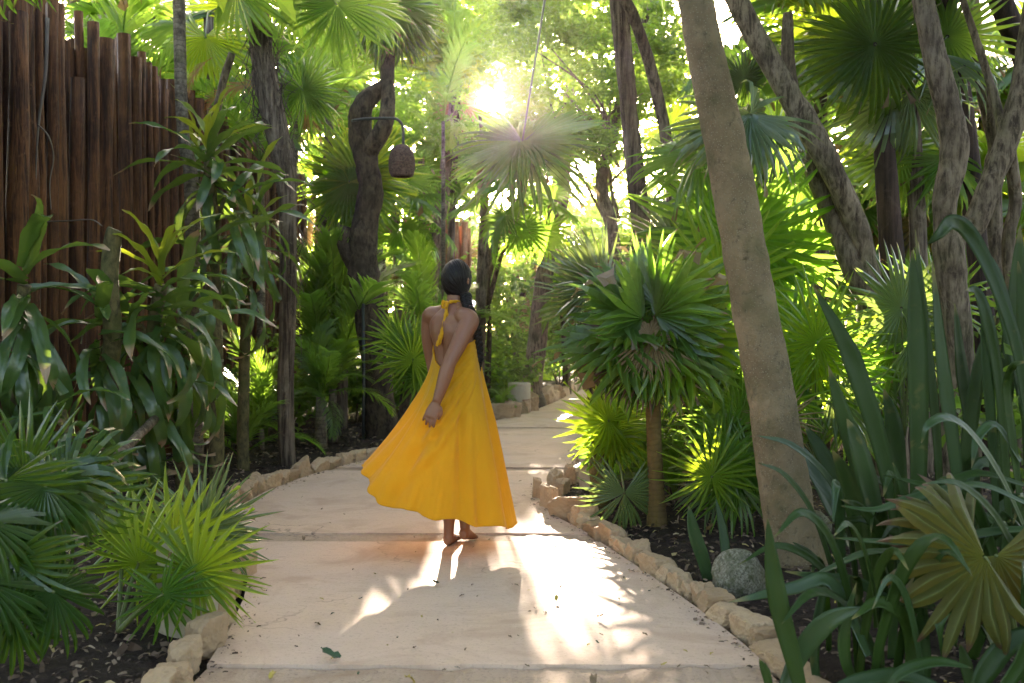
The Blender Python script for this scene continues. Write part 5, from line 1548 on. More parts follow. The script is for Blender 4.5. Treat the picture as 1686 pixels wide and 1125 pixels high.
def make_body():
    mb = MB()
    k = 48
    rings = []
    zs = np.concatenate([[TZ[0]], np.linspace(TZ[0], TZ[-1], 50), [TZ[-1]]])
    V = []
    for i, z in enumerate(zs):
        a, b = torso_ab(z)
        if i in (0, len(zs) - 1): a = b = 1e-4
        c = spine(z)
        groove = .16 * math.exp(-((z - 1.12) / .2) ** 2)          # hollow of the spine
        for j in range(k):
            t = 2 * math.pi * j / k
            x, y = math.cos(t), math.sin(t)     # x to her right, y forward
            r = 1.0
            if y < 0: r -= groove * math.exp(-(x / .22) ** 2)
            # shoulder blades
            if y < 0 and 1.14 < z < 1.34:
                r += .07 * math.exp(-((abs(x) - .55) / .25) ** 2) * math.exp(-((z - 1.235) / .06) ** 2)
            V.append(tuple(c + RT * a * x * r + FW * b * y * r))
    I = np.arange(len(zs) * k).reshape(len(zs), k); J = np.roll(I, -1, 1)
    mb.add(V, np.stack([I[:-1], J[:-1], J[1:], I[1:]], -1).reshape(-1, 4))
    # breast under the bodice
    for s in (-1, 1):
        ball(mb, spine(1.205) + RT * .075 * s + FW * .075, .058)
    # head, turned a little further to the right than the body
    HF = (FW * .8 + Vector((0, .55, 0))).normalized(); HR = HF.cross(UP).normalized()
    hc = wp(752, 459, .03)
    ball(mb, hc + HF * .004, (.073, .094, .100), (HR, HF, UP))
    ball(mb, hc + HF * .040 - UP * .050, (.054, .056, .066), (HR, HF, UP))   # jaw
    limb(mb, [(*(hc + HF * .090 + UP * .012), .009), (*(hc + HF * .108 - UP * .022), .013), (*(hc + HF * .096 - UP * .034), .011)], 8, 3)  # nose
    ball(mb, hc + HF * .093 - UP * .060, (.022, .010, .009), (HR, HF, UP))   # lips
    for s in (-1, 1):
        ball(mb, hc + HR * s * .031 + HF * .080 + UP * .006, (.015, .010, .009), (HR, HF, UP))
        ball(mb, hc + HR * s * .074 - HF * .006 - UP * .012, (.010, .018, .030), (HR, HF, UP))  # ears
    # right arm, swung back towards the camera
    sh = wp(773, 529, -.13); el = wp(740, 597, -.235); wr = wp(719, 661, -.25)
    limb(mb, [(*(spine(1.325) + RT * .09), .048), (*wp(764, 522, -.10), .055), (*sh, .055), (*wp(763, 550, -.165), .0505), (*wp(752, 573, -.20), .0445), (*el, .0385), (*wp(735, 612, -.24), .0405), (*wp(729, 632, -.245), .0355), (*wr, .0255)], 20, 6)
    # left arm
    limb(mb, [(*(spine(1.325) - RT * .09), .046), (*wp(712, 519, .10), .052), (*wp(708, 527, .13), .050), (*wp(706, 552, .15), .045), (*wp(708, 577, .17), .040), (*wp(712, 600, .18), .036), (*wp(718, 632, .16), .033), (*wp(726, 664, .12), .024)], 18, 6)
    limb(mb, [(*wp(726, 664, .12), .026), (*wp(729, 680, .11), .034), (*wp(731, 694, .10), .028)], 12, 4)
    # muscles from neck to shoulder
    limb(mb, [(*(spine(1.40) + RT * .02), .036), (*(spine(1.365) + RT * .07), .035), (*wp(768, 521, -.11), .042)], 14, 5)
    limb(mb, [(*(spine(1.40) - RT * .02), .036), (*(spine(1.365) - RT * .07), .035), (*wp(712, 517, .11), .042)], 14, 5)
    # right hand: palm, four fingers of unequal length, thumb
    kn = wp(710, 684, -.255)
    pd = (kn - wr).normalized()
    # back of the hand faces the camera
    hn = Vector((-.25, -1, .05)); hn = (hn - pd * hn.dot(pd)).normalized(); hs = pd.cross(hn).normalized()
    if hs.x > 0: hs = -hs          # hs runs towards the little finger (left in the picture)
    loft(mb, [(wr - pd * .012, .024, hs, .018, hn), (wr + pd * .012, .027, hs, .017, hn), (wr + pd * .035, .035, hs, .016, hn), (wr + pd * .062, .040, hs, .0145, hn), (kn + pd * .006, .040, hs, .0125, hn), (kn + pd * .014, .034, hs, .009, hn)])
    for s, ln, sp, cu in ((-.0285, .068, -.05, .5), (-.0095, .076, .0, .45), (.0105, .070, .08, .55), (.029, .055, .20, .65)):
        b = kn + hs * s - pd * .004
        dr = (pd + hs * sp).normalized()
        pts = [(*(b - dr * .015), .0098)]
        pos, cur = b, 0.0
        for i, (f, r) in enumerate(((.46, .0092), (.30, .0082), (.24, .0070))):
            cur += cu * (.28, .5, .45)[i]
            dd = (dr * math.cos(cur) - hn * math.sin(cur)).normalized()
            pos = pos + dd * ln * f
            pts.append((*pos, r))
        limb(mb, pts, 10, 4)
    tb = wr + pd * .022 - hs * .026 - hn * .006
    limb(mb, [(*tb, .0125), (*(tb + pd * .026 - hs * .016 - hn * .008), .0115), (*(tb + pd * .050 - hs * .016 - hn * .016), .0098), (*(tb + pd * .070 - hs * .010 - hn * .022), .0075)], 10, 4)
    # legs and bare feet: left foot flat, right heel lifting in mid-step
    lf, rf_ = G(738, 899), G(764, 899)
    hipL = spine(.86) - RT * .085; hipR = spine(.86) + RT * .085
    ft = (FW * .35 + Vector((0, .9, 0))).normalized()
    kneeL = Vector((lf.x + .015, lf.y + .05, .47)); kneeR = Vector((rf_.x - .02, rf_.y + .06, .46))
    aL = lf + UP * .075 + ft * .012; aR = rf_ + UP * .105 + ft * .02
    limb(mb, [(*hipL, .085), (*((hipL + kneeL) / 2), .072), (*kneeL, .052), (*(kneeL * .62 + aL * .38 - ft * .014), .053), (*(kneeL * .25 + aL * .75), .036), (*aL, .030), (*(aL - UP * .03), .030)], 18, 6)
    limb(mb, [(*hipR, .085), (*((hipR + kneeR) / 2), .072), (*kneeR, .052), (*(kneeR * .62 + aR * .38 - ft * .014), .053), (*(kneeR * .25 + aR * .75), .036), (*aR, .030), (*(aR - UP * .03), .030)], 18, 6)
    fs = ft.cross(UP)
    for f0, lift in ((lf, 0.0), (rf_, .035)):
        loft(mb, [(f0 - ft * .024 + UP * (.032 + lift), .020, fs, .022, UP), (f0 - ft * .008 + UP * (.036 + lift), .029, fs, .034, UP), (f0 + ft * .03 + UP * (.04 + lift * .9), .030, fs, .040, UP),
                  (f0 + ft * .08 + UP * (.032 + lift * .6), .034, fs, .030, UP), (f0 + ft * .14 + UP * (.022 + lift * .2), .043, fs, .021, UP), (f0 + ft * .178 + UP * .016, .042, fs, .015, UP)])
        for i, (s, ln, r) in enumerate(((.032, .042, .0125), (.013, .040, .0095), (-.003, .036, .009), (-.018, .031, .0085), (-.031, .025, .008))):
            b = f0 + ft * .17 + fs * (-s if f0 is lf else -s) + UP * .013
            limb(mb, [(*(b - ft * .01), r), (*(b + ft * ln * .5), r), (*(b + ft * ln - UP * .003), r * .85)], 8, 3)
    raw = mb.build('body_source', None, False)
    o = bpy.data.objects.new('body', raw)
    COL.objects.link(o)
    md = o.modifiers.new('r', 'REMESH'); md.mode = 'VOXEL'; md.voxel_size = .0046; md.adaptivity = 0
    sm = o.modifiers.new('s', 'SMOOTH'); sm.factor = .5; sm.iterations = 5
    dg = bpy.context.evaluated_depsgraph_get()
    me = bpy.data.meshes.new_from_object(o.evaluated_get(dg))
    bpy.data.objects.remove(o); bpy.data.meshes.remove(raw)
    me.name = 'body'
    me.polygons.foreach_set('use_smooth', [True] * len(me.polygons))
    me.materials.clear(); me.materials.append(M['skin'])
    put('body', me, woman)
    return hc, HF, HR


hc, HF, HR = make_body()


# dress: a sheet that hangs from the bodice line and flares to the wind-blown hem
def pint(th, table):
    """periodic interpolation over degrees"""
    a = [t[0] for t in table]; v = [t[1] for t in table]
    a = [a[-1] - 360] + a + [a[0] + 360]; v = [v[-1]] + v + [v[0]]
    # smooth by monotone cubic-ish cosine steps
    th = th % 360
    for i in range(len(a) - 1):
        if a[i] <= th <= a[i + 1]:
            u = (th - a[i]) / (a[i + 1] - a[i])
            u = u * u * (3 - 2 * u) * .5 + u * .5
            return v[i] * (1 - u) + v[i + 1] * u
    return v[0]


# angle 0: picture right, 90 away from the camera, 180 picture left, 270 to the camera
TOPZ = [(0, 1.215), (30, 1.28), (60, 1.285), (100, 1.25), (134, 1.19), (165, 1.12), (200, 1.055), (224, 1.035), (250, 1.055), (285, 1.12), (315, 1.175), (340, 1.195)]
HEMZ = [(0, .135), (45, .17), (90, .25), (130, .36), (160, .46), (183, .475), (200, .405), (215, .345), (232, .295), (252, .265), (272, .245), (290, .215), (312, .185), (335, .15)]
HEMR = [(0, .425), (45, .40), (90, .36), (130, .40), (160, .44), (183, .455), (205, .43), (232, .41), (258, .37), (285, .345), (310, .365), (335, .40)]
EXPO = [(0, 1.12), (60, 1.1), (120, 1.35), (180, 1.62), (215, 1.45), (250, 1.15), (290, 1.05), (330, 1.08)]
HC = Vector((-.402, WD - .02, 0))


def make_dress():
    nth, nt_ = 240, 84
    V, tt = [], []
    for i in range(nt_):
        t = i / (nt_ - 1)
        for j in range(nth):
            thd = 360 * j / nth
            th = R_(thd)
            zt = pint(thd, TOPZ); zh = pint(thd, HEMZ)
            a, b = torso_ab(zt)
            # the same direction seen from the torso
            dirx = math.cos(th); diry = math.sin(th)
            dv = Vector((dirx, diry, 0))
            xr, yf = dv.dot(RT), dv.dot(FW)
            rad = 1 / math.sqrt((xr / (a + .009)) ** 2 + (yf / (b + .009)) ** 2)
            if 10 < thd < 100: rad += .035 * math.exp(-((thd - 45) / 35) ** 2)
            T = spine(zt) + dv * rad
            H = HC + dv * pint(thd, HEMR); H.z = zh
            e = pint(thd, EXPO)
            s = t ** e
            p = Vector((T.x + (H.x - T.x) * s, T.y + (H.y - T.y) * s, T.z + (H.z - T.z) * t))
            # the body pushes the cloth out where it would sink in
            z = p.z
            if z > .70:
                a2, b2 = torso_ab(z)
                c = spine(z); d2 = p - c; d2.z = 0
                if d2.length > 1e-6:
                    n2 = d2.normalized(); x2, y2 = n2.dot(RT), n2.dot(FW)
                    need = 1 / math.sqrt((x2 / (a2 + .008)) ** 2 + (y2 / (b2 + .008)) ** 2)
                    if d2.length < need: p = Vector((c.x + n2.x * need, c.y + n2.y * need, z))
            # folds: long ones running from the waist, and drapes from the right underarm down to the left
            g = min(1, t * 2.2) * (1 - .25 * t)
            f = .026 * math.sin(7 * th + 1.1 - 1.3 * t + .5 * math.sin(2 * th)) + .013 * math.sin(13 * th + .4 + 2.2 * t) + .007 * math.sin(19 * th + 1.0 + 1.2 * t) + .005 * math.sin(23 * th + 2.0 - 2.5 * t)
            f *= (.35 + .65 * t)
            ph = (thd - 315) / 57.3 * 1.0 + t * 5.2
            dr = math.sin(ph * 3.4 + 1.2); dr = max(0, dr) ** 1.5 * .040 - .010
            w = math.exp(-((thd - 262) / 52.0) ** 2) * math.exp(-((t - .24) / .20) ** 2)
            w *= .0
            f = f * g
            # drapes: gathered at the right underarm, running down across the back to the left hip
            q = (322 - thd) / 95.0
            if -.1 < q < 1.25:
                fade = min(1, max(0, q + .1) * 5) * min(1, max(0, 1.25 - q) * 2.5)
                for a_, b_, sg, am in ((.035, .05, .018, .013), (.07, .16, .022, .017), (.10, .29, .028, .020), (.13, .46, .034, .020), (.17, .66, .040, .017)):
                    x_ = (t - a_ - b_ * max(0, q) ** 1.15) / (sg * (.7 + q))
                    f += fade * am * math.exp(-x_ * x_) - fade * am * .45 * math.exp(-(x_ - 1.6) ** 2)
            # hem ruffle, fine near the tip
            f += .007 * math.sin(31 * th) * max(0, t - .8) * 5 * (1 if 170 < thd < 260 else .4)
            V.append(tuple(p + dv * f + Vector((0, 0, .012 * math.sin(9 * th + .5) * t * t)))); tt.append(t)
    I = np.arange(nt_ * nth).reshape(nt_, nth); J = np.roll(I, -1, 1)
    F = np.stack([I[:-1], I[1:], J[1:], J[:-1]], -1).reshape(-1, 4)
    d = put('dress', quad_mesh('dress', V, F, M['dress'], True, {'t': tt}), woman)
    # stitched top edge
    top = [Vector(V[j]) for j in range(nth)] + [Vector(V[0])]
    put('hem', tube_mesh('hem', [tuple(p) for p in top], .0045, M['dress'], k=6, cap=False), d)
    bot = [Vector(V[(nt_ - 1) * nth + j]) for j in range(nth)] + [Vector(V[(nt_ - 1) * nth])]
    put('hem', tube_mesh('hem', [tuple(p) for p in bot], .003, M['dress'], k=5, cap=False), d)
    return d


dress = make_dress()
# halter strap round the neck, knot, and the two tails hanging down the back


def flat_strap(name, pts, w, th, parent, mat):
    A = catmull([tuple(p) for p in pts], 7)
    m = len(A); T = np.gradient(A, axis=0); T /= np.linalg.norm(T, axis=1)[:, None]
    nb = np.array(-FW) + np.array([-.2, -.3, 0])
    V = []
    for j in range(m):
        la = np.cross(T[j], nb); la /= np.linalg.norm(la); up = np.cross(la, T[j])
        ww = w * (1 + .18 * math.sin(j * 1.3))
        for sx, sz in ((-1, 0), (-.5, 1), (0, .5), (.5, 1), (1, 0), (0, -.6)):
            V.append(A[j] + la * sx * ww + up * sz * th)
    F = []
    for j in range(m - 1):
        for q in range(6):
            F.append((j * 6 + q, j * 6 + (q + 1) % 6, (j + 1) * 6 + (q + 1) % 6, (j + 1) * 6 + q))
    put(name, quad_mesh(name, V, F, mat, True), parent)


nk = spine(1.405)
knot = wp(735, 503, -.042)
back = nk - FW * .066
flat_strap('strap', [knot, nk - FW * .056 + RT * .035 + UP * .004, nk + RT * .062 - UP * .006, nk + RT * .066 + FW * .05 - UP * .05, spine(1.28) + RT * .07 + FW * .125], .010, .004, dress, M['dress'])
flat_strap('strap', [knot, nk - FW * .05 - RT * .045, nk - RT * .062 - UP * .008, nk - RT * .066 + FW * .05 - UP * .05, spine(1.28) - RT * .07 + FW * .125], .010, .004, dress, M['dress'])
kb = MB()
ball(kb, knot, (.013, .012, .018), (RT, FW, UP))
for s, dz in ((-1, .016), (1, .010)):      # bow loops
    limb(kb, [(*knot, .006), (*(knot + RT * .014 * s + UP * (dz + .008) - FW * .010), .010), (*(knot + RT * .016 * s - UP * .012 - FW * .014), .008), (*(knot - UP * .008), .006)], 8, 4)
put('knot', kb.build('knot', M['dress'], True), dress)
flat_strap('strap', [knot, wp(733, 520, -.075), wp(729, 540, -.085), wp(724, 556, -.08), wp(719, 570, -.07)], .013, .005, dress, M['dress'])
flat_strap('strap', [knot, wp(736, 522, -.08), wp(731, 542, -.09), wp(727, 556, -.085), wp(723, 568, -.075)], .010, .005, dress, M['dress'])


# hair: strands combed back over the skull to a gathering point, then a braid
def make_hair():
    gp = wp(767, 489, -.045)       # gathering point low on the nape, on the camera-right side
    gdir = (gp - hc).normalized()
    rows, k = 60, 220
    e1 = gdir.orthogonal().normalized(); e2 = gdir.cross(e1)
    V, S = [], []
    for i in range(rows):
        p = math.pi * (.015 + .78 * i / (rows - 1))
        for j in range(k):
            t = 2 * math.pi * j / k
            q = gdir * math.cos(p) + (e1 * math.cos(t) + e2 * math.sin(t)) * math.sin(p)
            x, y, z = q.dot(HR), q.dot(HF), q.dot(UP)
            L = 1 / math.sqrt((x / .083) ** 2 + (y / .103) ** 2 + (z / .112) ** 2)
            # keep the face free: the hairline lies behind it
            if y > .45 and z < .55: L *= .9
            st = noise.noise(Vector((math.cos(t) * 22, math.sin(t) * 22, p * .8))) + .5 * noise.noise(Vector((math.cos(t) * 60, math.sin(t) * 60, p)))
            parting = math.exp(-((t - 2.0) / .05) ** 2) * .004
            L += .0042 * st * min(1, i / 6) - parting
            v = hc + q * L
            if i < 14:       # draw out towards the braid
                f = (1 - i / 14) ** 2
                v = v * (1 - f) + gp * f
            V.append(tuple(v)); S.append(.5 + .5 * st)
    I = np.arange(rows * k).reshape(rows, k); J = np.roll(I, -1, 1)
    F = np.stack([I[:-1], J[:-1], J[1:], I[1:]], -1).reshape(-1, 4)
    hair = put('hair', quad_mesh('hair', V, F, M['hair'], True, {'s': S}), woman)
    # loose nape hair below the ear line
    cen = [tuple(gp + UP * .010), tuple(wp(769, 500, -.075)), tuple(wp(776, 517, -.105)), tuple(wp(784, 540, -.085)), tuple(wp(788, 562, -.06)), tuple(wp(790, 586, -.05)), tuple(wp(789, 604, -.05))]
    A = catmull(cen, 14)
    T, U, W = frames(A)
    n = len(A)
    mb = MB()
    for s in range(3):
        pts, rad = [], []
        for i in range(n):
            u = i / (n - 1)
            ph = 2 * math.pi * (u * 5.5 + s / 3)
            amp = .0185 * (1 - .4 * u)
            pts.append(A[i] + U[i] * amp * math.sin(ph) + W[i] * amp * .55 * math.sin(2 * ph))
            rad.append(.0165 * (1 - .40 * u) * (1 if u < .94 else .6))
        # 2.4x denser sampling for smooth strands
        B = catmull([tuple(p) + (r,) for p, r in zip(pts, rad)], 2)
        V, F, t = tube_arrays(B[:, :3], B[:, 3], k=14, ridges=5, ridge_amp=.10, seed=s)
        mb.add(V, F, t, .3 + .2 * s)
    tail = [tuple(A[-1]), tuple(Vector(A[-1]) + Vector((.0, 0, -.02))), tuple(Vector(A[-1]) + Vector((-.004, 0, -.05)))]
    V, F, t = tube_arrays(tail, [.012, .010, .002], k=8)
    mb.add(V, F, t)
    put('braid', mb.build('braid', M['hair'], True), hair)
    fly = MB(); g = random.Random(2)
    for k in range(46):      # stray hairs
        a = g.uniform(0, 6.28); e = g.uniform(-.5, 1.4)
        q = HR * math.cos(a) * math.cos(e) - HF * abs(math.sin(a)) * math.cos(e) * .8 + UP * math.sin(e)
        p0 = hc + Vector((q.dot(HR) * .083, 0, 0)).x * HR + HF * q.dot(HF) * .103 + UP * q.dot(UP) * .112
        d1 = (q + Vector((g.uniform(-.8, .8), g.uniform(-.8, .8), g.uniform(-1.2, .2)))).normalized()
        L = g.uniform(.02, .055)
        V, F, t = tube_arrays([p0, p0 + d1 * L * .5, p0 + d1 * L + Vector((0, 0, -L * .5))], [.0006, .0005, .0003], k=3)
        fly.add(V, F, t)
    put('stray_hair', fly.build('stray_hair', M['hair'], True), hair)['kind'] = 'stuff'
    tie = MB()
    ring = [gp + UP * -.004 + (e1 * math.cos(a) + e2 * math.sin(a)) * .019 for a in np.linspace(0, 2 * math.pi, 17)]
    V, F, t = tube_arrays(ring, .006, k=6, cap=False)
    tie.add(V, F, t)
    put('hair_tie', tie.build('hair_tie', M['hair'], True), hair)


make_hair()
# ------------------------------------------------------------------ palms and shrubs of the middle distance
def fan_tree(label, px, d, h, nf, R, seed, el=(80, -40), r=.07, mat=None, lean=0.0, meshes=None):
    b = base_of(px, d)
    t = thing('fan_palm', label, 'palm', b)
    put('trunk', tube_mesh('trunk', [(0, 0, -.1), (lean * .4, 0, h * .5), (lean, 0, h)], [r * 1.2, r, r * .9], M['bark_fibre'], k=9, rough=.08, seed=seed), t, Matrix.Translation(b))
    fan_crown(t, b + Vector((lean, 0, h)), int(nf * 1.35), R * .78, seed, mat=mat, el=el, check=True, meshes=meshes, dead=2)
    return t


BACK = [
    # px, distance, height of crown, leaves, size, label
    (120, 13.5, 4.4, 13, .95, 'fan palm peeping over the highest logs of the fence'),
    (215, 15.0, 5.4, 14, 1.0, 'fan palm high behind the logs beside the feather palm'),
    (330, 15.5, 4.2, 13, .95, 'sunlit fan palm behind the cut slanting pole'),
    (465, 14.0, 4.6, 13, .9, 'fan palm behind the bend of the shaggy trunk'),
    (515, 17.0, 3.3, 13, .95, 'fan palm half way up between the shaggy trunk and the twisted tree'),
    (545, 19.0, 5.6, 13, 1.0, 'bright fan palm above the big leaf of the twisted tree'),
    (640, 17.5, 4.2, 13, .95, 'fan palm right behind the basket lamp'),
    (665, 20.0, 2.6, 13, .95, 'fan palm under the basket lamp far back'),
    (735, 18.0, 5.9, 13, 1.0, 'bright fan palm up left of the sun glare'),
    (760, 20.5, 3.2, 13, .9, 'fan palm over the head of the woman'),
    (845, 21.0, 2.0, 12, .85, 'low fan palm in the gap behind the bare thin tree'),
    (935, 19.0, 2.7, 13, .9, 'fan palm right of the pale slanting trunk'),
    (975, 16.0, 2.0, 13, .9, 'fan palm overhanging the far bend of the path'),
    (1050, 14.0, 2.4, 13, .9, 'fan palm behind the stringy bark trunk'),
    (1100, 16.0, 3.8, 13, 1.0, 'fan palm high left of the leaning trunk'),
    (1110, 11.5, 1.7, 12, .85, 'fan palm filling the space between stringy trunk and leaning trunk'),
    (1250, 14.0, 3.0, 13, .95, 'fan palm far behind the fork of the slanting limbs'),
    (1300, 11.0, 1.6, 12, .85, 'fan palm low behind the bright facing leaf'),
    (1330, 16.5, 5.2, 13, 1.0, 'fan palm high behind the slanting limbs'),
    (1405, 12.5, 2.0, 13, .9, 'fan palm low behind the forked tree'),
    (1450, 15.5, 4.4, 13, 1.0, 'fan palm behind the drooping leaves of the upper right'),
    (1510, 11.5, 2.9, 13, .9, 'fan palm between the dark trunk and the elbow of the knobby tree'),
    (1600, 14.0, 4.2, 13, .95, 'fan palm behind the tangle of trunks on the right'),
    (1660, 11.0, 2.6, 13, .9, 'fan palm at the far right beyond the crooked tree'),
    (1690, 13.0, 4.6, 13, .95, 'fan palm in the upper right corner'),
    (1560, 10.5, 1.4, 12, .8, 'fan palm low before the thin red palisade'),
    (1440, 10.0, .9, 11, .75, 'fan palm hugging the ground behind the silvery one'),
]
for k, (px, d, h, nf, R, label) in enumerate(BACK):
    fan_tree(label, px, d, h, nf, R, 700 + k, mat=M[('fan', 'fan', 'fan_backlit')[k % 3]], lean=rp.uniform(-.25, .25), meshes=FAN_P if d < 15 else FAN_P[:3] + FAN_LOW)
for px, d, h, R, sd, label in ((694, 18.0, 4.3, .72, 781, 'pale sunlit fan palm between the basket lamp and the sun'), (742, 21.0, 5.1, .8, 782, 'sunlit fan palm directly under the sun far back'), (652, 16.5, 3.2, .7, 783, 'sunlit fan palm below the basket lamp and behind the twisted tree')):
    b = base_of(px, d)
    t = thing('fan_palm', label, 'palm', b)
    put('trunk', tube_mesh('trunk', [(0, 0, -.1), (.05, 0, h * .5), (0, 0, h)], [.09, .075, .065], M['bark_grey'], k=9, rough=.08, seed=sd), t, Matrix.Translation(b))
    fan_crown(t, b + Vector((0, 0, h)), 15, R, sd, mat=M['fan'], el=(75, -55))
pw = thing('fan_palm', 'fan palm with drooping leaves right below the hanging grey leaf', 'palm', base_of(788, 14.6))
trunk_px('trunk', pw, [(788, 690, 14.6, 17), (792, 540, 14.6, 15), (800, 440, 14.6, 14), (828, 370, 14.6, 13), (852, 330, 14.6, 13)], M['bark_grey'], rough=.08, seed=61)
fan_crown(pw, P(852, 330, 14.6), 13, .62, 777, el=(70, -60))
feather('feather palm with high sunlit fronds left of the shaggy trunk', 370, 14.5, 4.6, 13, 2.1, 431, .07, (75, -15))
feather('feather palm behind the orange logs', 760, 21.5, 3.6, 13, 2.2, 432, .07, (80, -10))
feather('feather palm over the far end of the path', 1000, 20.5, 3.4, 13, 2.2, 433, .07, (80, -10))
feather('feather palm in the thicket behind the round headed palm', 1070, 18.0, 2.0, 13, 2.0, 434, .06, (80, -5))
feather('feather palm far behind the leaning trunk', 1190, 17.5, 3.0, 13, 2.1, 435, .06, (80, -10))
feather('feather palm high in the right hand canopy', 1560, 17.0, 4.8, 13, 2.2, 436, .07, (75, -15))
feather('feather palm between the slim grey palm and the twisted tree', 580, 16.5, 1.6, 13, 1.8, 437, .06, (80, 0))
feather('feather palm spreading under the sun glare', 820, 22.0, 3.0, 13, 2.2, 438, .07, (80, -10))


def shrub(label, px, d, w, h, n, per, size, seed, name='shrub', mat=None):
    b = base_of(px, d)
    t = thing(name, label, 'shrub', b)
    g = np.random.default_rng(seed)
    cs = np.array([[g.normal() * w * .45, g.normal() * w * .4, h * (.25 + .75 * g.random())] for _ in range(n)])
    put('foliage', leaf_cloud('foliage', cs + np.array(b), np.full(n, w * .28), per, size, seed, mat or M['shrub'], True, .8), t)
    for k in range(5):
        c = cs[g.integers(n)]
        put('stem', tube_mesh('stem', [(g.normal() * .04, g.normal() * .04, -.05), (c[0] * .4, c[1] * .4, c[2] * .5), tuple(c)], [.016, .012, .006], M['bark_grey'], k=6), t, Matrix.Translation(b))


SHR = [
    (470, 11.5, .8, .9, 16, 60, .11, 'broad leaved shrub in the shade behind the shaggy trunk'),
    (520, 13.5, 1.0, 1.3, 18, 60, .12, 'shrub behind the slim grey palm'),
    (590, 13.0, .9, 1.0, 16, 60, .11, 'shrub behind the foot of the twisted tree'),
    (650, 13.0, .8, 1.2, 16, 60, .10, 'shrub left of the low star leaved palm'),
    (715, 15.0, 1.0, 1.5, 18, 60, .12, 'shrub behind the bare shoulder of the woman'),
    (770, 17.5, 1.1, 2.3, 22, 60, .12, 'tall shrub behind the braid of the woman'),
    (822, 15.6, .7, .8, 16, 70, .11, 'dark shrub left of the pale round post'),
    (815, 18.5, 1.2, 1.9, 22, 60, .12, 'shrub with a few pale leaves behind the thin bare tree'),
    (850, 18.0, 1.0, 1.2, 18, 60, .11, 'shrub between the round post and the pale slanting trunk'),
    (920, 21.5, 1.3, 1.4, 20, 60, .13, 'shrub closing the view where the path turns'),
    (960, 23.5, 1.5, 2.0, 22, 60, .14, 'shrub beyond the last bend of the path'),
    (1060, 10.0, .7, .7, 16, 60, .08, 'small leaved shrub behind the tan stem'),
    (1115, 7.0, .35, .62, 14, 60, .045, 'light green small leaved sapling right of the tan stem'),
    (1140, 9.0, .8, .9, 16, 60, .09, 'shrub in the shade of the round headed palm'),
    (1200, 10.5, 1.0, 1.2, 18, 60, .10, 'shrub behind the big upright fan palm'),
    (1320, 9.5, .9, .7, 16, 60, .10, 'low shrub behind the bright facing fan leaf'),
    (1420, 9.2, .8, .8, 16, 60, .10, 'low shrub at the foot of the forked tree'),
    (1560, 9.0, .9, 1.0, 18, 60, .10, 'dark shrub behind the upright sword leaves'),
    (1680, 9.0, 1.0, 1.4, 18, 60, .10, 'dark shrub at the right edge of the bed'),
    (1600, 12.0, 1.2, 1.6, 18, 60, .12, 'shrub before the thin red palisade'),
    (700, 19.5, 1.2, 1.9, 20, 60, .12, 'shrub among the orange logs'),
    (1780, 4.7, .8, 1.1, 18, 60, .09, 'dark shrub just past the sword leaves at the right edge'),
    (1830, 6.4, 1.0, 1.5, 20, 60, .10, 'dark shrub past the crooked tree at the right edge'),
    (1960, 5.2, 1.0, 1.3, 20, 60, .10, 'dark shrub deep in the right hand bed'),
]
for k, (px, d, w, h, n, per, size, label) in enumerate(SHR): shrub(label, px, d, w, h, n, per, size, 800 + k)

# small understorey plants that carpet the beds
for k, (label, px, d, h, nf, L) in enumerate((
        ('small fern like feather plant at the foot of the dark trunk', 770, 14.6, .12, 10, .8),
        ('small feather plant before the pale round post', 822, 14.2, .05, 8, .45),
        ('small feather plant under the round headed palm', 1110, 6.9, .08, 9, .55),
        ('small feather plant beside the tan stem', 1060, 7.4, .08, 9, .5),
        ('grassy feather plant behind the lime green palm', 1035, 8.4, .15, 11, .9),
        ('grassy feather plant in the mulch right of the tan stem', 1190, 6.8, .1, 11, .7),
        ('grassy feather plant behind the leaning trunk', 1240, 6.2, .1, 9, .6),
        ('shaded feather plant at the foot of the ringed trunk', 395, 8.9, .1, 9, .75))):
    feather(label, px, d, h, nf, L, 850 + k, .012, (85, 15), check=False)

# ------------------------------------------------------------------ far woods: the mass of foliage beyond, one thing nobody could count
g = np.random.default_rng(77)
arr = [fan_arrays(900 + i, n=22, droop=.3, tipdroop=.8, rows=(.5,), petiole=None, wf=1.1).arrays() for i in range(3)]
arr.append(pinnate_arrays(910, n=18, arch=1.4, ll=.28, lw=.022).arrays())
mats, which = [], []
for _ in range(700):
    d = 22 + 20 * g.random() ** 1.2
    x = g.uniform(-.66, .66) * d + g.normal() * .5
    top = 1.3 + .17 * (d - 12) + .8 * math.sin(x * .45 + 1.3) + .5 * math.sin(x * 1.3 + d * .4)
    if abs(x / d + .03) < .05: top = min(top, 5.2)
    z = top * g.random() ** .8
    if d < 24 and on_path(x, d, 1.0): continue
    R = g.uniform(.6, 1.25)
    az = g.uniform(0, 6.28); el = g.uniform(-.9, .8)
    X = Vector((math.cos(el) * math.cos(az), math.cos(el) * math.sin(az), math.sin(el)))
    if not (open_to_sun((x, d, z), .25 * R) and open_to_sun(Vector((x, d, z)) + X * R * .6, .3 * R)): continue
    w = int(g.integers(4))
    mats.append(basis(X, (g.normal() * .5, g.normal() * .5, 1), (x, d, z), R * (1.6 if w == 3 else 1)))
    which.append(w)
for _ in range(360):       # high leaves of the palms behind
    d = g.uniform(17, 34); q = P(g.uniform(480, 1200) if g.random() < .6 else g.uniform(640, 800), g.uniform(-60, 470), d)
    R = g.uniform(.5, .9); az = g.uniform(0, 6.28); el = g.uniform(-1.0, .6)
    X = Vector((math.cos(el) * math.cos(az), math.cos(el) * math.sin(az), math.sin(el)))
    if not (open_to_sun(q, .2 * R) and open_to_sun(q + X * R * .6, .25 * R)): continue
    mats.append(basis(X, (g.normal() * .6, g.normal() * .6 - .4, 1), q, R)); which.append(int(g.integers(3)))
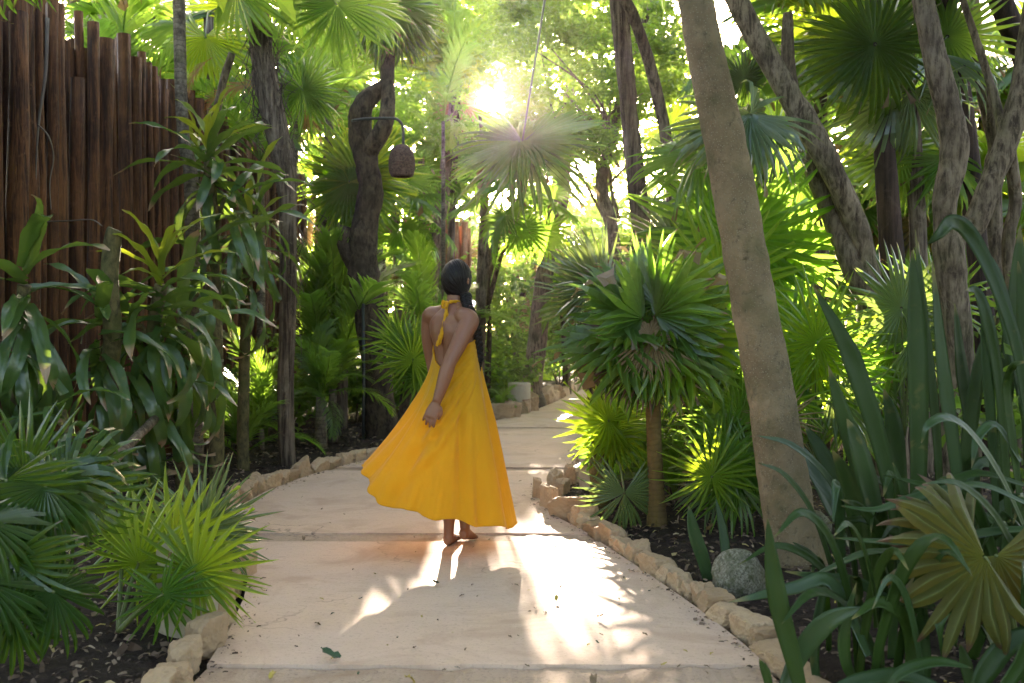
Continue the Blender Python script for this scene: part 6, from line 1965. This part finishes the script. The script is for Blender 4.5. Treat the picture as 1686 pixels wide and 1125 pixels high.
fw = put('far_woods', merged('far_woods', arr, mats, which, M['far']))
tag(fw, 'sunlit mass of palm and leaf growth closing the view beyond the path', 'woods', kind='stuff')
# leafy canopy of the far trees
cc, rr = [], []
for _ in range(200):
    d = 24 + 20 * g.random(); x = g.uniform(-.68, .68) * d
    top = 2.0 + .24 * (d - 12) + 1.0 * math.sin(x * .37 + .5) + .8 * math.sin(x * .9 + d * .3)
    if abs(x / d + .03) < .06: top = min(top, 5.0)
    cc.append((x, d, top * (.12 + .88 * g.random()))); rr.append(g.uniform(.4, .9))
for _ in range(230):      # high boughs of the trees far behind
    d = g.uniform(25, 46); px = g.uniform(480, 1200) if g.random() < .75 else g.uniform(0, 1686)
    q = P(px, 540, d)
    z = g.uniform(2.5, 3.0 + .26 * d)
    cc.append((q.x, d, z)); rr.append(g.uniform(.5, 1.1))
for _ in range(270):      # boughs between the viewer and the low sun
    d = g.uniform(17, 34); q = P(g.uniform(560, 1040), g.uniform(-40, 470), d)
    cc.append(tuple(q)); rr.append(g.uniform(.3, .75))
for _ in range(90):       # unseen leaf masses added behind the viewer to cut the sky fill
    cc.append((g.uniform(-9, 9), g.uniform(-13, -7), g.uniform(.3, 6))); rr.append(g.uniform(.7, 1.2))
for _ in range(150):      # unseen thickets added at either side to keep sky light off the beds
    sx = rp.choice((-1, 1)); d = rp.uniform(-9, 11)
    x = sx * rp.uniform(5.6, 9.5) if d > -3 else sx * rp.uniform(2.4, 8)
    if sx > 0 and d > 8: continue
    cc.append((x, d, rp.uniform(.3, 4.6))); rr.append(rp.uniform(.6, 1.0))
fc = put('far_thicket', leaf_cloud('far_thicket', cc, rr, 75, .17, 6, M['far'], True))
tag(fc, 'bright broad leaved thicket filling the gaps between the far palms', 'woods', kind='stuff')

# ------------------------------------------------------------------ unseen trees added beside and above the frame to shade the beds
for k, (x, y, z, s, label) in enumerate(((-2.6, 2.5, 3.4, 1.4, 'unseen broad leaved tree added to shade the dark lower left corner'), (-3.2, -1.6, 4.2, 1.7, 'unseen broad leaved tree added for shade on the fence side near the viewer'),
                                         (2.7, 2.5, 3.35, 1.4, 'unseen broad leaved tree added to shade the sword plants'), (3.3, -1.8, 4.2, 1.7, 'unseen broad leaved tree added for shade on the sword plant side near the viewer'),
                                         (-5.2, 6.0, 5.0, 1.6, 'unseen broad leaved tree added for shade behind the near end of the log fence'), (4.6, 5.2, 4.6, 1.6, 'unseen broad leaved tree added for shade beyond the crooked trunks at the right edge'))):
    t = thing('added_shade_tree', label, 'tree', (x, y, 0))
    put('trunk', tube_mesh('trunk', [(0, 0, -.1), (.05, .02, z * .5), (0, 0, z)], [.13, .10, .06], M['bark_grey'], k=10, rough=.1, seed=k), t, Matrix.Translation((x, y, 0)))
    g = np.random.default_rng(950 + k)
    cs = np.array((x, y, z)) + g.normal(size=(56, 3)) * np.array([s, s, .5]) * .6
    for c in cs[:6]:
        put('branch', tube_mesh('branch', [(0, 0, z * .75), tuple((c - np.array((x, y, 0))) * np.array([.5, .5, .9])), tuple(c - np.array((x, y, 0)))], [.05, .035, .012], M['bark_grey'], k=7), t, Matrix.Translation((x, y, 0)))
    put('crown', leaf_cloud('crown', cs, g.uniform(.35, .7, 56), 110, .15, 960 + k, M['small'], False), t)

# ------------------------------------------------------------------ mulch chips and fallen leaves
g = np.random.default_rng(31)
Pts = []
while len(Pts) < 26000:
    d = 2.6 + 11.5 * g.random() ** 1.5
    x = g.uniform(-4.2, 4.6)
    if on_path(x, d, .16): continue
    Pts.append((x, d, ground_z(x, d) + .006 + .012 * g.random()))
for _ in range(900):      # crumbs washed from the beds onto the edges of the path
    d = 2.8 + 8.0 * g.random(); o = abs(g.normal()) * .05
    x = left_x(d) + o if g.random() < .5 else right_x(d) - o
    Pts.append((x, d, .003 + .004 * g.random()))
Pts = np.array(Pts); n = len(Pts)
X = g.normal(size=(n, 3)) * np.array([1, 1, .25]); X /= np.linalg.norm(X, axis=1)[:, None]
Z = g.normal(size=(n, 3)) * .45 + np.array([0, 0, 1]); Z -= X * (X * Z).sum(1)[:, None]; Z /= np.linalg.norm(Z, axis=1)[:, None]
Y = np.cross(Z, X)
X[-900:, 2] *= .2; L = (g.uniform(.007, .025, n) * np.where(np.arange(n) >= n - 900, .45, 1) * np.where(g.random(n) < .12, 1.6, 1))[:, None]; W = L * g.uniform(.18, .5, n)[:, None]
V = np.stack([Pts + X * L * a + Y * W * b + Z * L * c for a, b, c in ((-1, -1, 0), (-1, 1, 0), (0, -1, .25), (0, 1, .3), (1, -.7, 0), (1, .7, .05))], 1)
I = (np.arange(n) * 6)[:, None]
F = np.concatenate([I + np.array([[0, 2, 3, 1]]), I + np.array([[2, 4, 5, 3]])])
lit = put('leaf_litter', quad_mesh('leaf_litter', V.reshape(-1, 3), F, M['litter'], False, {'t': np.full(n * 6, .3), 's': np.repeat(g.random(n), 6)}))
tag(lit, 'dark brown bark chips and dry leaf bits covering the planting beds', 'mulch', kind='stuff')

M['fl_dark'] = solid_mat('dark_fallen_leaf', (.025, .055, .018), (.05, .08, .03), .5)
M['fl_yellow'] = solid_mat('yellow_fallen_leaf', (.42, .33, .05), (.30, .20, .04), .6)
M['fl_brown'] = solid_mat('brown_fallen_leaf', (.12, .07, .035), (.20, .13, .07), .7)
FL = [blade_mesh('fallen_leaf', 950 + i, (.8, -.7, 1.6)[i], .10, .22, n=6, chan=.4) for i in range(3)]
rl = random.Random(9)
NAMED = [(560, 1083, .085, 'fl_dark', 'dark green fallen leaf lying near the front joint of the path'), (722, 960, .06, 'fl_dark', 'green fallen leaf lying just in front of the bare feet'),
         (667, 1115, .05, 'fl_yellow', 'yellow fallen leaf lying on the rough strip at the very front'), (452, 1106, .045, 'fl_yellow', 'yellow green fallen leaf by the front joint near the left stones'),
         (978, 1112, .06, 'fl_brown', 'brown curled leaf on the rough strip at the front right'), (518, 1026, .035, 'fl_brown', 'dark curled leaf on the shaded left half of the path'),
         (500, 884, .045, 'fl_brown', 'orange brown leaf caught in the joint behind the left stones'), (915, 989, .04, 'fl_yellow', 'pale yellow leaf in the middle of the sunlit patch'),
         (983, 1015, .04, 'fl_brown', 'brown curled leaf on the sunlit right half of the path'), (880, 1002, .03, 'fl_brown', 'small brown leaf at the edge of the sunlit patch'),
         (1190, 950, .04, 'fl_brown', 'reddish leaf on the mulch by the right edging stones'), (1238, 1015, .05, 'fl_brown', 'tan curled leaf at the last stones by the sword leaf')]
for px, py, L, mt, label in NAMED:
    p = G(px, py, .012); a = rl.uniform(0, 6.28)
    tag(put('fallen_leaf', FL[rl.randrange(3)], None, basis((math.cos(a), math.sin(a), .1), (rl.uniform(-.3, .3), rl.uniform(-.3, .3), 1), p, L), M[mt]), label, 'leaf', 'fallen leaves on the path')
for k in range(95):
    px, py = rl.uniform(390, 1180), rl.uniform(790, 1110)
    p = G(px, py, .006)
    if not on_path(p.x, p.y, -.08): continue
    a = rl.uniform(0, 6.28)
    tag(put('fallen_leaf', FL[rl.randrange(3)], None, basis((math.cos(a), math.sin(a), .1), (rl.uniform(-.4, .4), rl.uniform(-.4, .4), 1), p, rl.uniform(.012, .026)), M[rl.choice(('fl_brown', 'fl_brown', 'fl_yellow', 'fl_dark'))]),
        'tiny dry leaf scrap lying on the pale path', 'leaf', 'tiny leaf scraps on the path')

# ------------------------------------------------------------------ the warm air that the low sun lights up
def haze(dens, aniso, col):
    x0, x1, y0, y1, z0, z1 = -62, 62, -32, 77, -1.2, 17.0
    V = [(x, y, z) for z in (z0, z1) for y in (y0, y1) for x in (x0, x1)]
    F = [(0, 2, 3, 1), (4, 5, 7, 6), (0, 1, 5, 4), (2, 6, 7, 3), (0, 4, 6, 2), (1, 3, 7, 5)]
    m, nt, out = newmat('haze')
    v = N(nt, 'ShaderNodeVolumePrincipled', {'Color': col, 'Density': dens, 'Anisotropy': aniso})
    nt.links.new(v.outputs[0], out.inputs['Volume'])
    o = put('haze', quad_mesh('haze', V, F, m, False))
    tag(o, 'warm hazy air filling the garden under the low sun', 'haze', kind='stuff')


haze(.00026, .90, (1.0, .97, .88))
